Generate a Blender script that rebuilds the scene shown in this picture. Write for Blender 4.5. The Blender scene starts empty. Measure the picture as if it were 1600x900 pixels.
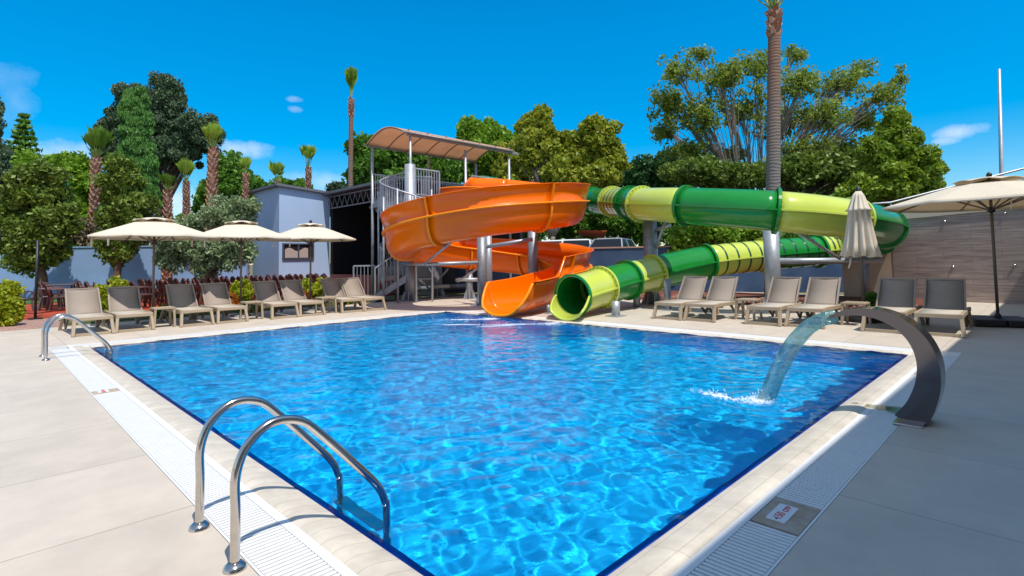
import bpy, math, random
import numpy as np
from mathutils import Vector, Matrix
random.seed(7); RNG = np.random.default_rng(11)
R = math.radians; PI = math.pi
S2 = math.sqrt(2)
scene = bpy.context.scene

# ------------------------------------------------------------------ camera
F_PX, CY, PITCH, ROLL, EYE = 841.0, 361.0, R(3), R(-0.92), 1.4
def c2w(x, d, z=0.0):                       # camera-plan metres (right, forward) -> world (pool axes)
    return Vector(((x + d) / S2, (d - x) / S2, z))
_f = Vector((0, math.cos(PITCH), math.sin(PITCH))); _u = Vector((0, -math.sin(PITCH), math.cos(PITCH))); _r = Vector((1, 0, 0))
_c, _s = math.cos(ROLL), math.sin(ROLL)
RC, UC, FC = _r * _c + _u * _s, _u * _c - _r * _s, _f
def at(px, py, d):                          # the point seen at a photo pixel, d metres in front
    ray = FC + (px - 800) / F_PX * RC - (py - CY) / F_PX * UC
    t = d / ray.y
    return c2w(ray.x * t, d, EYE + ray.z * t)
def gp(px, py, z=0.0):
    ray = FC + (px - 800) / F_PX * RC - (py - CY) / F_PX * UC
    t = (z - EYE) / ray.z
    return c2w(ray.x * t, ray.y * t, z)
cam = bpy.data.cameras.new('camera'); co = bpy.data.objects.new('camera', cam); scene.collection.objects.link(co)
def _cw(v): return c2w(v.x, v.y, v.z)
m = Matrix((_cw(RC), _cw(UC), -_cw(FC))).transposed().to_4x4(); m.translation = Vector((0, 0, EYE))
co.matrix_world = m
cam.sensor_width = 36; cam.lens = 36 * F_PX / 1600; cam.shift_y = -(450 - CY) / 1600
cam.clip_start = 0.05; cam.clip_end = 3000
scene.camera = co

# ------------------------------------------------------------------ world, sun, exposure
SUN_EL = R(63.9)
sd = Vector((-0.2015, -0.979, 0)).normalized() * math.cos(SUN_EL); sd.z = math.sin(SUN_EL)   # towards the sun
w = bpy.data.worlds.new('World'); scene.world = w; w.use_nodes = True
nt = w.node_tree; nt.nodes.clear()
def N(nt, t, **k):
    n = nt.nodes.new(t)
    for a, b in k.items(): setattr(n, a, b)
    return n
def L(nt, a, b): nt.links.new(a, b)
sky = N(nt, 'ShaderNodeTexSky', sky_type='NISHITA', sun_disc=False, sun_elevation=SUN_EL,
        sun_rotation=math.atan2(sd.x, sd.y), air_density=1.0, dust_density=0.2, ozone_density=4.0, altitude=0)
hs = N(nt, 'ShaderNodeHueSaturation'); hs.inputs['Hue'].default_value = 0.492
L(nt, sky.outputs[0], hs.inputs['Color'])
bg = N(nt, 'ShaderNodeBackground'); bg.inputs['Strength'].default_value = 0.15
out = N(nt, 'ShaderNodeOutputWorld')
tc = N(nt, 'ShaderNodeTexCoord')
def math_n(nt, op, a, b=None, clamp=False):
    n = N(nt, 'ShaderNodeMath', operation=op, use_clamp=clamp)
    for i, v in enumerate((a, b)):
        if v is None: continue
        if isinstance(v, (int, float)): n.inputs[i].default_value = v
        else: L(nt, v, n.inputs[i])
    return n.outputs[0]
def vdot(nt, a, v):
    n = N(nt, 'ShaderNodeVectorMath', operation='DOT_PRODUCT'); L(nt, a, n.inputs[0]); n.inputs[1].default_value = v
    return n.outputs['Value']
_sz = N(nt, 'ShaderNodeSeparateXYZ'); L(nt, tc.outputs['Generated'], _sz.inputs[0])
_vm = N(nt, 'ShaderNodeMapRange'); L(nt, _sz.outputs['Z'], _vm.inputs['Value']); _vm.inputs['From Max'].default_value = .38; _vm.inputs['To Min'].default_value = .72; _vm.inputs['To Max'].default_value = 1
L(nt, _vm.outputs[0], hs.inputs['Value'])
# deepest azure low in the north-east, paler overhead and towards the sun
_d = math_n(nt, 'SUBTRACT', vdot(nt, tc.outputs['Generated'], (1 / S2, 1 / S2, 0)), math_n(nt, 'MULTIPLY', _sz.outputs['Z'], .7))
_sm = N(nt, 'ShaderNodeMapRange'); L(nt, _d, _sm.inputs['Value'])
_sm.inputs['From Min'].default_value = -.2; _sm.inputs['From Max'].default_value = .35; _sm.inputs['To Min'].default_value = .8; _sm.inputs['To Max'].default_value = 1.62
L(nt, _sm.outputs[0], hs.inputs['Saturation'])
cn = N(nt, 'ShaderNodeTexNoise'); cn.inputs['Scale'].default_value = 22; cn.inputs['Detail'].default_value = 7; cn.inputs['Roughness'].default_value = .6
L(nt, tc.outputs['Generated'], cn.inputs['Vector'])
total = None
for px, py, rx, ry, den in ((85, 240, 55, 20, .42), (384, 234, 40, 15, .42), (462, 155, 12, 5, .2), (462, 171, 10, 5, .16), (1507, 204, 30, 10, .4),
                            (1478, 220, 16, 6, .28), (275, 315, 40, 30, .4), (20, 150, 30, 40, .12), (500, 285, 60, 20, .25)):
    D = (at(px, py, 10) - Vector((0, 0, EYE))).normalized()
    T = D.cross(Vector((0, 0, 1))).normalized(); U = T.cross(D)
    a = math_n(nt, 'DIVIDE', vdot(nt, tc.outputs['Generated'], T), rx / F_PX)
    b = math_n(nt, 'DIVIDE', vdot(nt, tc.outputs['Generated'], U), ry / F_PX)
    r2 = math_n(nt, 'ADD', math_n(nt, 'MULTIPLY', a, a), math_n(nt, 'MULTIPLY', b, b))
    v = math_n(nt, 'SUBTRACT', 1.0, r2)
    v = math_n(nt, 'ADD', v, math_n(nt, 'MULTIPLY', math_n(nt, 'SUBTRACT', cn.outputs['Fac'], .5), 3.0))
    front = math_n(nt, 'GREATER_THAN', vdot(nt, tc.outputs['Generated'], D), 0.5)
    v = math_n(nt, 'MULTIPLY', math_n(nt, 'MULTIPLY', v, front), den, True)
    total = v if total is None else math_n(nt, 'MAXIMUM', total, v)
mx = N(nt, 'ShaderNodeMixRGB'); L(nt, total, mx.inputs[0]); L(nt, hs.outputs[0], mx.inputs[1]); mx.inputs[2].default_value = (5.2, 5.4, 6.2, 1)
L(nt, mx.outputs[0], bg.inputs['Color']); L(nt, bg.outputs[0], out.inputs['Surface'])

sl = bpy.data.lights.new('sun', 'SUN'); so = bpy.data.objects.new('sun', sl); scene.collection.objects.link(so)
sl.energy = 3.7; sl.angle = R(.5); sl.color = (1, .95, .87)
so.rotation_euler = sd.to_track_quat('Z', 'Y').to_euler(); so.location = (0, 0, 30)
scene.view_settings.view_transform = 'Standard'; scene.view_settings.look = 'None'
scene.view_settings.exposure = 0.38; scene.view_settings.gamma = 1; scene.view_settings.use_curve_mapping = False
scene.render.engine = 'CYCLES'
scene.cycles.max_bounces = 10; scene.cycles.transparent_max_bounces = 24; scene.cycles.transmission_bounces = 8
scene.cycles.glossy_bounces = 4; scene.cycles.diffuse_bounces = 4
scene.cycles.sample_clamp_indirect = 6; scene.cycles.use_denoising = True

# ------------------------------------------------------------------ materials
MATS = {}
def mat(name, col, rough=.6, metal=0.0, noise=None, bump=None, coat=0, spec=.5, trans=0, island=None, sheen=0):
    """noise=(scale, amount[, colour2]); bump=(scale, strength); island=colour2 mixed by random per island; trans=share of translucency"""
    if name in MATS: return MATS[name]
    mt = bpy.data.materials.new(name); mt.use_nodes = True; MATS[name] = mt
    t = mt.node_tree; p = t.nodes['Principled BSDF']
    p.inputs['Roughness'].default_value = rough; p.inputs['Metallic'].default_value = metal
    p.inputs['Specular IOR Level'].default_value = spec; p.inputs['Coat Weight'].default_value = coat; p.inputs['Coat Roughness'].default_value = .08
    c = (*col, 1); p.inputs['Base Color'].default_value = c; src = None
    co_ = N(t, 'ShaderNodeTexCoord')
    if noise:
        n = N(t, 'ShaderNodeTexNoise'); n.inputs['Scale'].default_value = noise[0]; n.inputs['Detail'].default_value = 5; n.inputs['Roughness'].default_value = .62
        L(t, co_.outputs['Object'], n.inputs['Vector'])
        c2 = noise[2] if len(noise) > 2 else tuple(x * (1 - noise[1]) for x in col)
        rp = N(t, 'ShaderNodeValToRGB'); rp.color_ramp.elements[0].position = .33; rp.color_ramp.elements[1].position = .67
        rp.color_ramp.elements[0].color = (*c2, 1); rp.color_ramp.elements[1].color = c
        L(t, n.outputs['Fac'], rp.inputs[0]); src = rp.outputs[0]
    if island:
        g = N(t, 'ShaderNodeNewGeometry'); mm = N(t, 'ShaderNodeMixRGB'); mm.inputs[1].default_value = c; mm.inputs[2].default_value = (*island, 1)
        L(t, g.outputs['Random Per Island'], mm.inputs[0])
        if src: L(t, src, mm.inputs[1])
        src = mm.outputs[0]
    if src: L(t, src, p.inputs['Base Color'])
    if bump:
        n = N(t, 'ShaderNodeTexNoise'); n.inputs['Scale'].default_value = bump[0]; n.inputs['Detail'].default_value = 6
        L(t, co_.outputs['Object'], n.inputs['Vector'])
        bm = N(t, 'ShaderNodeBump'); bm.inputs['Strength'].default_value = bump[1]; bm.inputs['Distance'].default_value = .02
        L(t, n.outputs['Fac'], bm.inputs['Height']); L(t, bm.outputs[0], p.inputs['Normal'])
    if trans:
        tr = N(t, 'ShaderNodeBsdfTranslucent'); mix = N(t, 'ShaderNodeMixShader'); mix.inputs[0].default_value = trans
        tr.inputs['Color'].default_value = c
        if src: L(t, src, tr.inputs['Color'])
        o = t.nodes['Material Output']; L(t, p.outputs[0], mix.inputs[1]); L(t, tr.outputs[0], mix.inputs[2]); L(t, mix.outputs[0], o.inputs['Surface'])
    return mt

def tile_mat(name, c1, c2, mortar, bw, bh, ms, rough=.5, off=.0, rot=0, noise=.12, nscale=1.3, bump=.15, plane='XY'):
    mt = bpy.data.materials.new(name); mt.use_nodes = True; MATS[name] = mt
    t = mt.node_tree; p = t.nodes['Principled BSDF']; p.inputs['Roughness'].default_value = rough
    tcn = N(t, 'ShaderNodeTexCoord'); mp = N(t, 'ShaderNodeMapping'); mp.inputs['Rotation'].default_value = (0, 0, rot)
    if plane == 'XY': L(t, tcn.outputs['Object'], mp.inputs['Vector'])
    else:
        sx = N(t, 'ShaderNodeSeparateXYZ'); cx = N(t, 'ShaderNodeCombineXYZ'); L(t, tcn.outputs['Object'], sx.inputs[0])
        L(t, math_n(t, 'ADD', sx.outputs['X'], sx.outputs['Y']) if plane == 'SZ' else sx.outputs[plane[0]], cx.inputs['X']); L(t, sx.outputs['Z'], cx.inputs['Y'])
        L(t, cx.outputs[0], mp.inputs['Vector'])
    b = N(t, 'ShaderNodeTexBrick'); b.offset = off; b.squash = 1
    b.inputs['Color1'].default_value = (*c1, 1); b.inputs['Color2'].default_value = (*c2, 1); b.inputs['Mortar'].default_value = (*mortar, 1)
    b.inputs['Scale'].default_value = 1; b.inputs['Brick Width'].default_value = bw; b.inputs['Row Height'].default_value = bh
    b.inputs['Mortar Size'].default_value = ms; b.inputs['Mortar Smooth'].default_value = .2; b.inputs['Bias'].default_value = 0
    L(t, mp.outputs[0], b.inputs['Vector'])
    n = N(t, 'ShaderNodeTexNoise'); n.inputs['Scale'].default_value = nscale; n.inputs['Detail'].default_value = 8; n.inputs['Roughness'].default_value = .65
    L(t, tcn.outputs['Object'], n.inputs['Vector'])
    mr = N(t, 'ShaderNodeMapRange'); mr.inputs['From Min'].default_value = .3; mr.inputs['From Max'].default_value = .7
    mr.inputs['To Min'].default_value = 1 - noise; mr.inputs['To Max'].default_value = 1 + noise * .4; L(t, n.outputs['Fac'], mr.inputs['Value'])
    mu = N(t, 'ShaderNodeMixRGB', blend_type='MULTIPLY'); mu.inputs[0].default_value = 1
    L(t, b.outputs['Color'], mu.inputs[1]); L(t, mr.outputs[0], mu.inputs[2]); L(t, mu.outputs[0], p.inputs['Base Color'])
    if bump:
        bm = N(t, 'ShaderNodeBump'); bm.inputs['Strength'].default_value = bump; bm.inputs['Distance'].default_value = .004; bm.invert = True
        L(t, b.outputs['Fac'], bm.inputs['Height']); L(t, bm.outputs[0], p.inputs['Normal'])
    return mt

deck_m = tile_mat('porcelain_deck', (.60, .52, .43), (.565, .49, .405), (.38, .33, .27), 1.2, 1.2, .0055, rough=.5, noise=.15, nscale=2.2)
coping_m = tile_mat('coping_tile', (.66, .59, .49), (.62, .55, .45), (.46, .40, .31), .60, .12, .0028, rough=.45, noise=.22, nscale=5)
paver_m = tile_mat('pink_pavers', (.42, .25, .20), (.36, .21, .17), (.2, .13, .1), .2, .1, .006, rough=.85, off=.5, noise=.25)
plank_m = tile_mat('terrace_boards', (.50, .075, .022), (.42, .055, .018), (.14, .03, .012), 2.4, .14, .010, rough=.6, off=.4, noise=.25, rot=0)
floor_tile = None
white_m = mat('white_plastic', (.80, .80, .80), .4, noise=(9, .06))
dark_m = mat('dark_void', (.05, .05, .055), .9)
blue_wall_m = mat('blue_paint', (.24, .38, .62), .75, noise=(1.2, .15), bump=(30, .15))
navy_m = mat('navy_paint', (.018, .045, .12), .6, noise=(1.1, .55, (.045, .09, .17)), bump=(20, .2))
house_m = mat('house_paint', (.37, .50, .70), .75, noise=(.8, .07), bump=(60, .06))
black_m = mat('stage_black', (.004, .004, .006), .8)
roof_m = mat('grey_sheet', (.13, .14, .16), .5)
frame_m = mat('window_frame', (.06, .08, .11), .4)
steel_m = mat('stainless', (.62, .58, .54), .16, 1.0, noise=(40, .12))
chrome_m = mat('mirror_steel', (.14, .13, .14), .10, 1.0)
galv_m = mat('galvanised', (.30, .315, .34), .5, .5, noise=(7, .25))
galv2_m = mat('galvanised_pale', (.42, .445, .49), .45, .45, noise=(7, .2))
beige_m = mat('beige_render', (.52, .40, .30), .8, noise=(2, .1), bump=(60, .1))
cream_m = mat('cream_render', (.62, .52, .42), .8, noise=(2, .08))
canvas_m = mat('umbrella_canvas', (.80, .735, .61), .85, trans=.28, noise=(1.5, .06), bump=(90, .12))
canopy_m = mat('canopy_fabric', (.80, .56, .38), .8, trans=.55, noise=(2, .1))
[n for n in canvas_m.node_tree.nodes if n.bl_idname == 'ShaderNodeBsdfTranslucent'][0].inputs['Color'].default_value = (.85, .68, .42, 1)
_tl = [n for n in canvas_m.node_tree.nodes if n.bl_idname == 'ShaderNodeBsdfTranslucent'][0]; canvas_m.node_tree.links.remove(_tl.inputs['Color'].links[0])
pole_m = mat('umbrella_pole', (.14, .11, .085), .45)
taupe_m = mat('taupe_resin', (.40, .31, .21), .5, noise=(6, .1))
sling_m = mat('taupe_sling', (.37, .305, .25), .8, trans=.15, noise=(3, .08), bump=(300, .3))
seatsl_m = mat('pale_sling', (.56, .50, .42), .8, trans=.12, noise=(3, .08), bump=(300, .3))
chair_m = mat('wine_plastic', (.075, .024, .02), .4)
chairg_m = mat('grey_plastic', (.10, .085, .09), .4)
black_rub = mat('black_plastic', (.012, .012, .013), .45)
orange_m = mat('orange_gelcoat', (.93, .155, .0), .24, coat=.12, spec=.3, noise=(.7, .08))
orange2_m = mat('orange_rib', (.94, .25, .002), .35, coat=.05, spec=.3)
green_m = mat('green_gelcoat', (.012, .24, .035), .2, coat=.3, spec=.35, noise=(.9, .2))
lime_m = mat('lime_gelcoat', (.55, .64, .10), .2, coat=.3, spec=.35, noise=(.9, .12))
dgreen_m = mat('dark_green_band', (.008, .07, .035), .3)
bark_m = mat('brown_bark', (.13, .085, .055), .9, noise=(6, .5), bump=(18, .8))
pale_bark = mat('pale_bark', (.30, .245, .20), .85, noise=(6, .35), bump=(14, .5))
palmtr_m = mat('palm_trunk', (.23, .15, .105), .9, noise=(3, .4, (.17, .14, .12)), bump=(24, .8))
def ringed(m_):                              # leaf-scar rings up the trunk, greyer towards the foot
    t = m_.node_tree; p = t.nodes['Principled BSDF']; w_ = N(t, 'ShaderNodeTexWave', bands_direction='Z'); w_.inputs['Scale'].default_value = 2.9; w_.inputs['Distortion'].default_value = 5; w_.inputs['Detail'].default_value = 3
    tcn = N(t, 'ShaderNodeTexCoord'); L(t, tcn.outputs['Object'], w_.inputs['Vector']); b = N(t, 'ShaderNodeBump'); b.inputs['Strength'].default_value = .5; b.inputs['Distance'].default_value = .02; L(t, w_.outputs['Fac'], b.inputs['Height'])
    old = p.inputs['Normal'].links[0].from_socket; L(t, old, b.inputs['Normal']); L(t, b.outputs[0], p.inputs['Normal'])
    src = p.inputs['Base Color'].links[0].from_socket; mx_ = N(t, 'ShaderNodeMixRGB', blend_type='MULTIPLY'); mx_.inputs[0].default_value = .28; L(t, src, mx_.inputs[1]); L(t, w_.outputs['Color'], mx_.inputs[2])
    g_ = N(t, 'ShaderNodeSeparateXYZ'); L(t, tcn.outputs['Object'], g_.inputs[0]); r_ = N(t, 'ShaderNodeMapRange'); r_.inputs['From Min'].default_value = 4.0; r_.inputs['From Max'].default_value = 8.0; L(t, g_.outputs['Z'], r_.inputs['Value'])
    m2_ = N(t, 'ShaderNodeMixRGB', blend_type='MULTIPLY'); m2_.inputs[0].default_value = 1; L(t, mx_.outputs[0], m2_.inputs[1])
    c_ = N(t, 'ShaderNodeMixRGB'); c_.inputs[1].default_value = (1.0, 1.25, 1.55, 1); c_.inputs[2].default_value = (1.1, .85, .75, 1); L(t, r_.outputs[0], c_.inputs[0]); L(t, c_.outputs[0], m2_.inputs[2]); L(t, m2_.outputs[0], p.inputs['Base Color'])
ringed(palmtr_m)
boot_m = mat('palm_boots', (.27, .09, .045), .85, island=(.50, .30, .20), noise=(5, .3))
petiole_m = mat('petiole', (.28, .36, .08), .5)
soil_m = mat('red_mulch', (.20, .06, .035), .95, noise=(12, .6), bump=(9, 1.0))
ground_m = mat('dry_ground', (.17, .14, .09), .95, noise=(.35, .4, (.07, .10, .03)), bump=(3, .5))
asph_m = mat('car_park_asphalt', (.06, .06, .065), .9, noise=(2, .2))
grass_m = mat('grass', (.06, .14, .02), .9, noise=(5, .5))
wood_clad = tile_mat('wood_look_cladding', (.42, .33, .29), (.36, .28, .25), (.12, .085, .075), 1.25, .16, .003, rough=.55, off=.5, noise=.5, nscale=2.4, plane='SZ')
# streaks on the cladding
t = wood_clad.node_tree
_n = [x for x in t.nodes if x.bl_idname == 'ShaderNodeTexNoise'][0]
_mp = N(t, 'ShaderNodeMapping'); _mp.inputs['Scale'].default_value = (.6, .6, 9); _tc = N(t, 'ShaderNodeTexCoord')
L(t, _tc.outputs['Object'], _mp.inputs['Vector']); L(t, _mp.outputs[0], _n.inputs['Vector'])

def leaf_mat(name, c1, c2, c3=None, tr=.35, nscale=1.7):
    if name in MATS: return MATS[name]
    m_ = mat(name, c1, .5, noise=(nscale, 0, c2), island=c3 or c1, trans=tr, spec=.35)
    g = [n for n in m_.node_tree.nodes if n.bl_idname == 'ShaderNodeNewGeometry'][0]
    return m_
LV = dict(
    bright=leaf_mat('leaf_bright', (.17, .35, .025), (.07, .19, .012), (.30, .46, .04), .4),
    yellow=leaf_mat('leaf_yellow_green', (.30, .37, .03), (.10, .18, .015), (.42, .43, .045), .4),
    glossy=leaf_mat('leaf_glossy', (.26, .38, .025), (.04, .12, .014), (.30, .40, .035), .35, 2.3),
    mid=leaf_mat('leaf_mid', (.10, .24, .025), (.035, .115, .012), (.16, .32, .035), .35),
    dark=leaf_mat('leaf_dark', (.04, .12, .035), (.016, .06, .02), (.07, .17, .05), .25),
    conifer=leaf_mat('leaf_conifer', (.060, .115, .058), (.024, .055, .028), (.11, .17, .08), .2),
    cypress=leaf_mat('leaf_cypress', (.085, .24, .045), (.05, .155, .035), (.14, .31, .055), .25),
    olive=leaf_mat('leaf_olive', (.20, .29, .12), (.11, .18, .07), (.34, .42, .22), .3),
    wallt=leaf_mat('leaf_wall_tree', (.13, .21, .03), (.035, .085, .013), (.21, .29, .04), .3),
    ficus=leaf_mat('leaf_open_tree', (.19, .31, .045), (.08, .17, .028), (.33, .37, .05), .4),
    bush=leaf_mat('leaf_lime_bush', (.34, .42, .025), (.14, .27, .015), (.50, .50, .03), .4, 3),
    palm=leaf_mat('leaf_palm', (.16, .33, .035), (.10, .22, .03), (.28, .42, .05), .45),
    palmy=leaf_mat('leaf_palm_young', (.36, .52, .05), (.24, .40, .04), (.48, .60, .09), .5),
    redl=leaf_mat('leaf_red', (.45, .07, .02), (.12, .16, .02), (.60, .14, .03), .3, 3))

# ------------------------------------------------------------------ mesh builder
def frame_of(t, up=Vector((0, 0, 1))):
    t = t.normalized()
    s = up.cross(t)
    if s.length < 1e-4: s = Vector((1, 0, 0)).cross(t)
    s.normalize(); return s, t.cross(s)
class MB:
    def __init__(self): self.v = []; self.f = []; self.sm = []
    def add(self, vs, fs, smooth=False):
        o = len(self.v); self.v.extend(tuple(x) for x in vs); self.f.extend(tuple(i + o for i in f) for f in fs); self.sm.extend([smooth] * len(fs)); return self
    def box(self, c, s, rz=0, M=None):
        c = Vector(c); hx, hy, hz = s[0] / 2, s[1] / 2, s[2] / 2
        vs = []
        rot = Matrix.Rotation(rz, 3, 'Z') if M is None else M
        for dz in (-hz, hz):
            for dx, dy in ((-hx, -hy), (hx, -hy), (hx, hy), (-hx, hy)): vs.append(c + rot @ Vector((dx, dy, dz)))
        return self.add(vs, [(3, 2, 1, 0), (4, 5, 6, 7), (0, 1, 5, 4), (1, 2, 6, 5), (2, 3, 7, 6), (3, 0, 4, 7)])
    def bar(self, a, b, wd, ht, up=Vector((0, 0, 1))):
        a, b = Vector(a), Vector(b); s, u = frame_of(b - a, up); s = s * wd / 2; u = u * ht / 2
        vs = [a - s - u, a + s - u, a + s + u, a - s + u, b - s - u, b + s - u, b + s + u, b - s + u]
        return self.add(vs, [(0, 1, 2, 3), (7, 6, 5, 4), (0, 4, 5, 1), (1, 5, 6, 2), (2, 6, 7, 3), (3, 7, 4, 0)])
    def tube(self, path, r, n=8, cap=True, closed=False):
        path = [Vector(p) for p in path]; k = len(path); rs = r if isinstance(r, (list, tuple)) else [r] * k
        vs = []; prev = None
        for i, p in enumerate(path):
            a = path[(i - 1) % k] if (closed or i > 0) else p; b = path[(i + 1) % k] if (closed or i < k - 1) else p
            tt = (b - a); tt = tt.normalized() if tt.length > 1e-9 else Vector((0, 0, 1))
            if prev is None: s, u = frame_of(tt)
            else:
                s = prev - tt * prev.dot(tt)
                s = s.normalized() if s.length > 1e-6 else frame_of(tt)[0]
                u = tt.cross(s)
            prev = s
            for j in range(n):
                an = 2 * PI * j / n; vs.append(p + (s * math.cos(an) + u * math.sin(an)) * rs[i])
        fs = []
        for i in range(k if closed else k - 1):
            for j in range(n):
                a0 = i * n + j; a1 = i * n + (j + 1) % n; b0 = ((i + 1) % k) * n + j; b1 = ((i + 1) % k) * n + (j + 1) % n
                fs.append((a0, a1, b1, b0))
        self.add(vs, fs, True)
        if cap and not closed:
            o = len(self.v) - len(vs)
            self.f.append(tuple(o + j for j in reversed(range(n)))); self.sm.append(False)
            self.f.append(tuple(o + (k - 1) * n + j for j in range(n))); self.sm.append(False)
        return self
    def lathe(self, prof, c=(0, 0, 0), n=24, smooth=True):
        c = Vector(c); vs = []; fs = []
        for (r, z) in prof:
            for j in range(n): vs.append(c + Vector((r * math.cos(2 * PI * j / n), r * math.sin(2 * PI * j / n), z)))
        for i in range(len(prof) - 1):
            for j in range(n): fs.append((i * n + j, i * n + (j + 1) % n, (i + 1) * n + (j + 1) % n, (i + 1) * n + j))
        return self.add(vs, fs, smooth)
    def grid(self, rows, smooth=True, close=False):
        """rows: list of equal-length point lists"""
        k = len(rows[0]); vs = [p for r_ in rows for p in r_]; fs = []
        for i in range(len(rows) - 1):
            for j in range(k if close else k - 1):
                fs.append((i * k + j, i * k + (j + 1) % k, (i + 1) * k + (j + 1) % k, (i + 1) * k + j))
        return self.add(vs, fs, smooth)
    def prism(self, pts, z0, z1):
        n = len(pts); vs = [(x, y, z0) for x, y in pts] + [(x, y, z1) for x, y in pts]
        return self.add(vs, [tuple(range(n))[::-1], tuple(range(n, 2 * n))] + [(i, (i + 1) % n, (i + 1) % n + n, i + n) for i in range(n)])
    def build(self, name, m_, parent=None, world=False, label=None, cat=None, group=None, kind=None, bevel=0, loc=None, solid=0):
        me = bpy.data.meshes.new(name); off = Vector((0, 0, 0))
        if world and parent is not None: off = Vector(parent['_wl'])
        elif loc is not None: off = Vector(loc)
        vs = [(a - off.x, b - off.y, c - off.z) for a, b, c in self.v]
        me.from_pydata(vs, [], self.f); me.polygons.foreach_set('use_smooth', self.sm)
        me.materials.append(m_); me.update()
        o = bpy.data.objects.new(name, me); scene.collection.objects.link(o)
        if parent is not None:
            o.parent = parent; o['_wl'] = parent.get('_wl', (0, 0, 0))
        elif loc is not None: o.location = loc; o['_wl'] = tuple(loc)
        else: o['_wl'] = (0, 0, 0)
        if bevel:
            b = o.modifiers.new('bevel', 'BEVEL'); b.width = bevel; b.segments = 2; b.limit_method = 'ANGLE'
        if solid:
            b = o.modifiers.new('thick', 'SOLIDIFY'); b.thickness = solid; b.offset = 0
        tag(o, label, cat, group, kind); return o
def tag(o, label=None, cat=None, group=None, kind=None):
    for k, v in (('label', label), ('category', cat), ('group', group), ('kind', kind)):
        if v: o[k] = v
def thing(name, label, cat, loc=(0, 0, 0), rz=0, group=None):
    o = bpy.data.objects.new(name, None); scene.collection.objects.link(o); o.location = loc; o.rotation_euler = (0, 0, rz)
    o['_wl'] = tuple(loc); o.empty_display_size = .2; tag(o, label, cat, group); return o
def copy_tree(o, parent=None):
    c = o.copy(); scene.collection.objects.link(c)
    if parent is not None: c.parent = parent
    for ch in list(o.children):
        if ch is not c: copy_tree(ch, c)
    return c
def struct(name, mb, m_, **k): return mb.build(name, m_, kind='structure', **k)
def spline(pts, n):                         # Catmull-Rom through Vectors, n samples per span
    P = [pts[0] * 2 - pts[1]] + list(pts) + [pts[-1] * 2 - pts[-2]]; o = []
    for i in range(1, len(P) - 2):
        a, b, c, d = P[i - 1], P[i], P[i + 1], P[i + 2]
        for k in range(n):
            t = k / n; o.append(.5 * ((2 * b) + (c - a) * t + (2 * a - 5 * b + 4 * c - d) * t * t + (3 * b - a - 3 * c + d) * t ** 3))
    o.append(pts[-1].copy()); return o
def rect(mb, x0, x1, y0, y1, z0, z1): return mb.box(((x0 + x1) / 2, (y0 + y1) / 2, (z0 + z1) / 2), (x1 - x0, y1 - y0, z1 - z0))

# ------------------------------------------------------------------ setting: ground, deck, pool
PX0, PX1, PY0, PY1 = 1.48, 9.27, 1.48, 11.90            # water
WZ = -0.015
GX0, GX1, GY0, GY1 = .95, 9.80, .95, 12.45              # outer edge of the gutter
def ring(mb, a, b, z0, z1):                             # a outer, b inner rectangles (x0,x1,y0,y1)
    rect(mb, a[0], a[1], a[2], b[2], z0, z1); rect(mb, a[0], a[1], b[3], a[3], z0, z1)
    rect(mb, a[0], b[0], b[2], b[3], z0, z1); rect(mb, b[1], a[1], b[2], b[3], z0, z1)
g = MB(); ring(g, (-600, 600, -600, 600), (-12, 26, -14, 24), -.4, -.06); struct('ground', g, ground_m)
g = MB(); ring(g, (-11.9, 21.0, -13.9, 16.35), (GX0 - .008, GX1, GY0 - .008, GY1), -.4, 0.0); struct('pool_deck', g, deck_m)
g = MB(); rect(g, -12, 26, 16.36, 24, -.4, -.012); rect(g, 21.01, 26, -14, 16.35, -.4, -.012); struct('planting_ground', g, ground_m)
# red mulch bed behind the right-hand loungers
g = MB(); rect(g, 15.6, 20.0, 2.2, 11.0, -.05, .05); struct('mulch_bed', g, soil_m, bevel=.03)
g = MB(); rect(g, 1.6, 10.4, 16.9, 19.3, -.2, .02); struct('flower_bed_soil', g, mat('bed_soil', (.10, .07, .04), .95, noise=(6, .6, (.06, .13, .02)), bump=(6, 1)))
g = MB(); rect(g, -7, 1.59, 16.361, 19.3, -.1, .006); struct('paver_path', g, paver_m)
g = MB(); rect(g, -8, 12.2, 19.31, 30, -.3, .05); struct('terrace', g, plank_m)
g = MB(); rect(g, -9, 9.5, 26.2, 31, .05, .09); struct('grass_strip', g, grass_m)
# pool basin
def pool_mat():
    mt = bpy.data.materials.new('pool_mosaic'); mt.use_nodes = True; t = mt.node_tree; p = t.nodes['Principled BSDF']; p.inputs['Roughness'].default_value = .35
    tcn = N(t, 'ShaderNodeTexCoord')
    b = N(t, 'ShaderNodeTexBrick'); b.offset = 0; L(t, tcn.outputs['Object'], b.inputs['Vector'])
    b.inputs['Scale'].default_value = 1; b.inputs['Brick Width'].default_value = .05; b.inputs['Row Height'].default_value = .05; b.inputs['Mortar Size'].default_value = .0022
    b.inputs['Color1'].default_value = (.010, .56, .90, 1); b.inputs['Color2'].default_value = (.007, .46, .86, 1); b.inputs['Mortar'].default_value = (.05, .54, .82, 1)
    L(t, b.outputs['Color'], p.inputs['Base Color']); return mt
pool_m = pool_mat()
navy_tile = mat('navy_pool_tile', (.004, .05, .42), .3, noise=(14, .25))
DEP = -1.45
g = MB(); rect(g, PX0, PX1, PY0, PY1, DEP - .1, DEP); basin = struct('pool_floor', g, pool_m)
g = MB(); ring(g, (PX0 - .2, PX1 + .2, PY0 - .2, PY1 + .2), (PX0, PX1, PY0, PY1), DEP - .1, -.17); walls = struct('pool_wall', g, pool_m)
g = MB(); ring(g, (PX0 - .2, PX1 + .2, PY0 - .2, PY1 + .2), (PX0, PX1, PY0, PY1), -.169, -.03); band = struct('pool_waterline_band', g, navy_tile)
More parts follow.
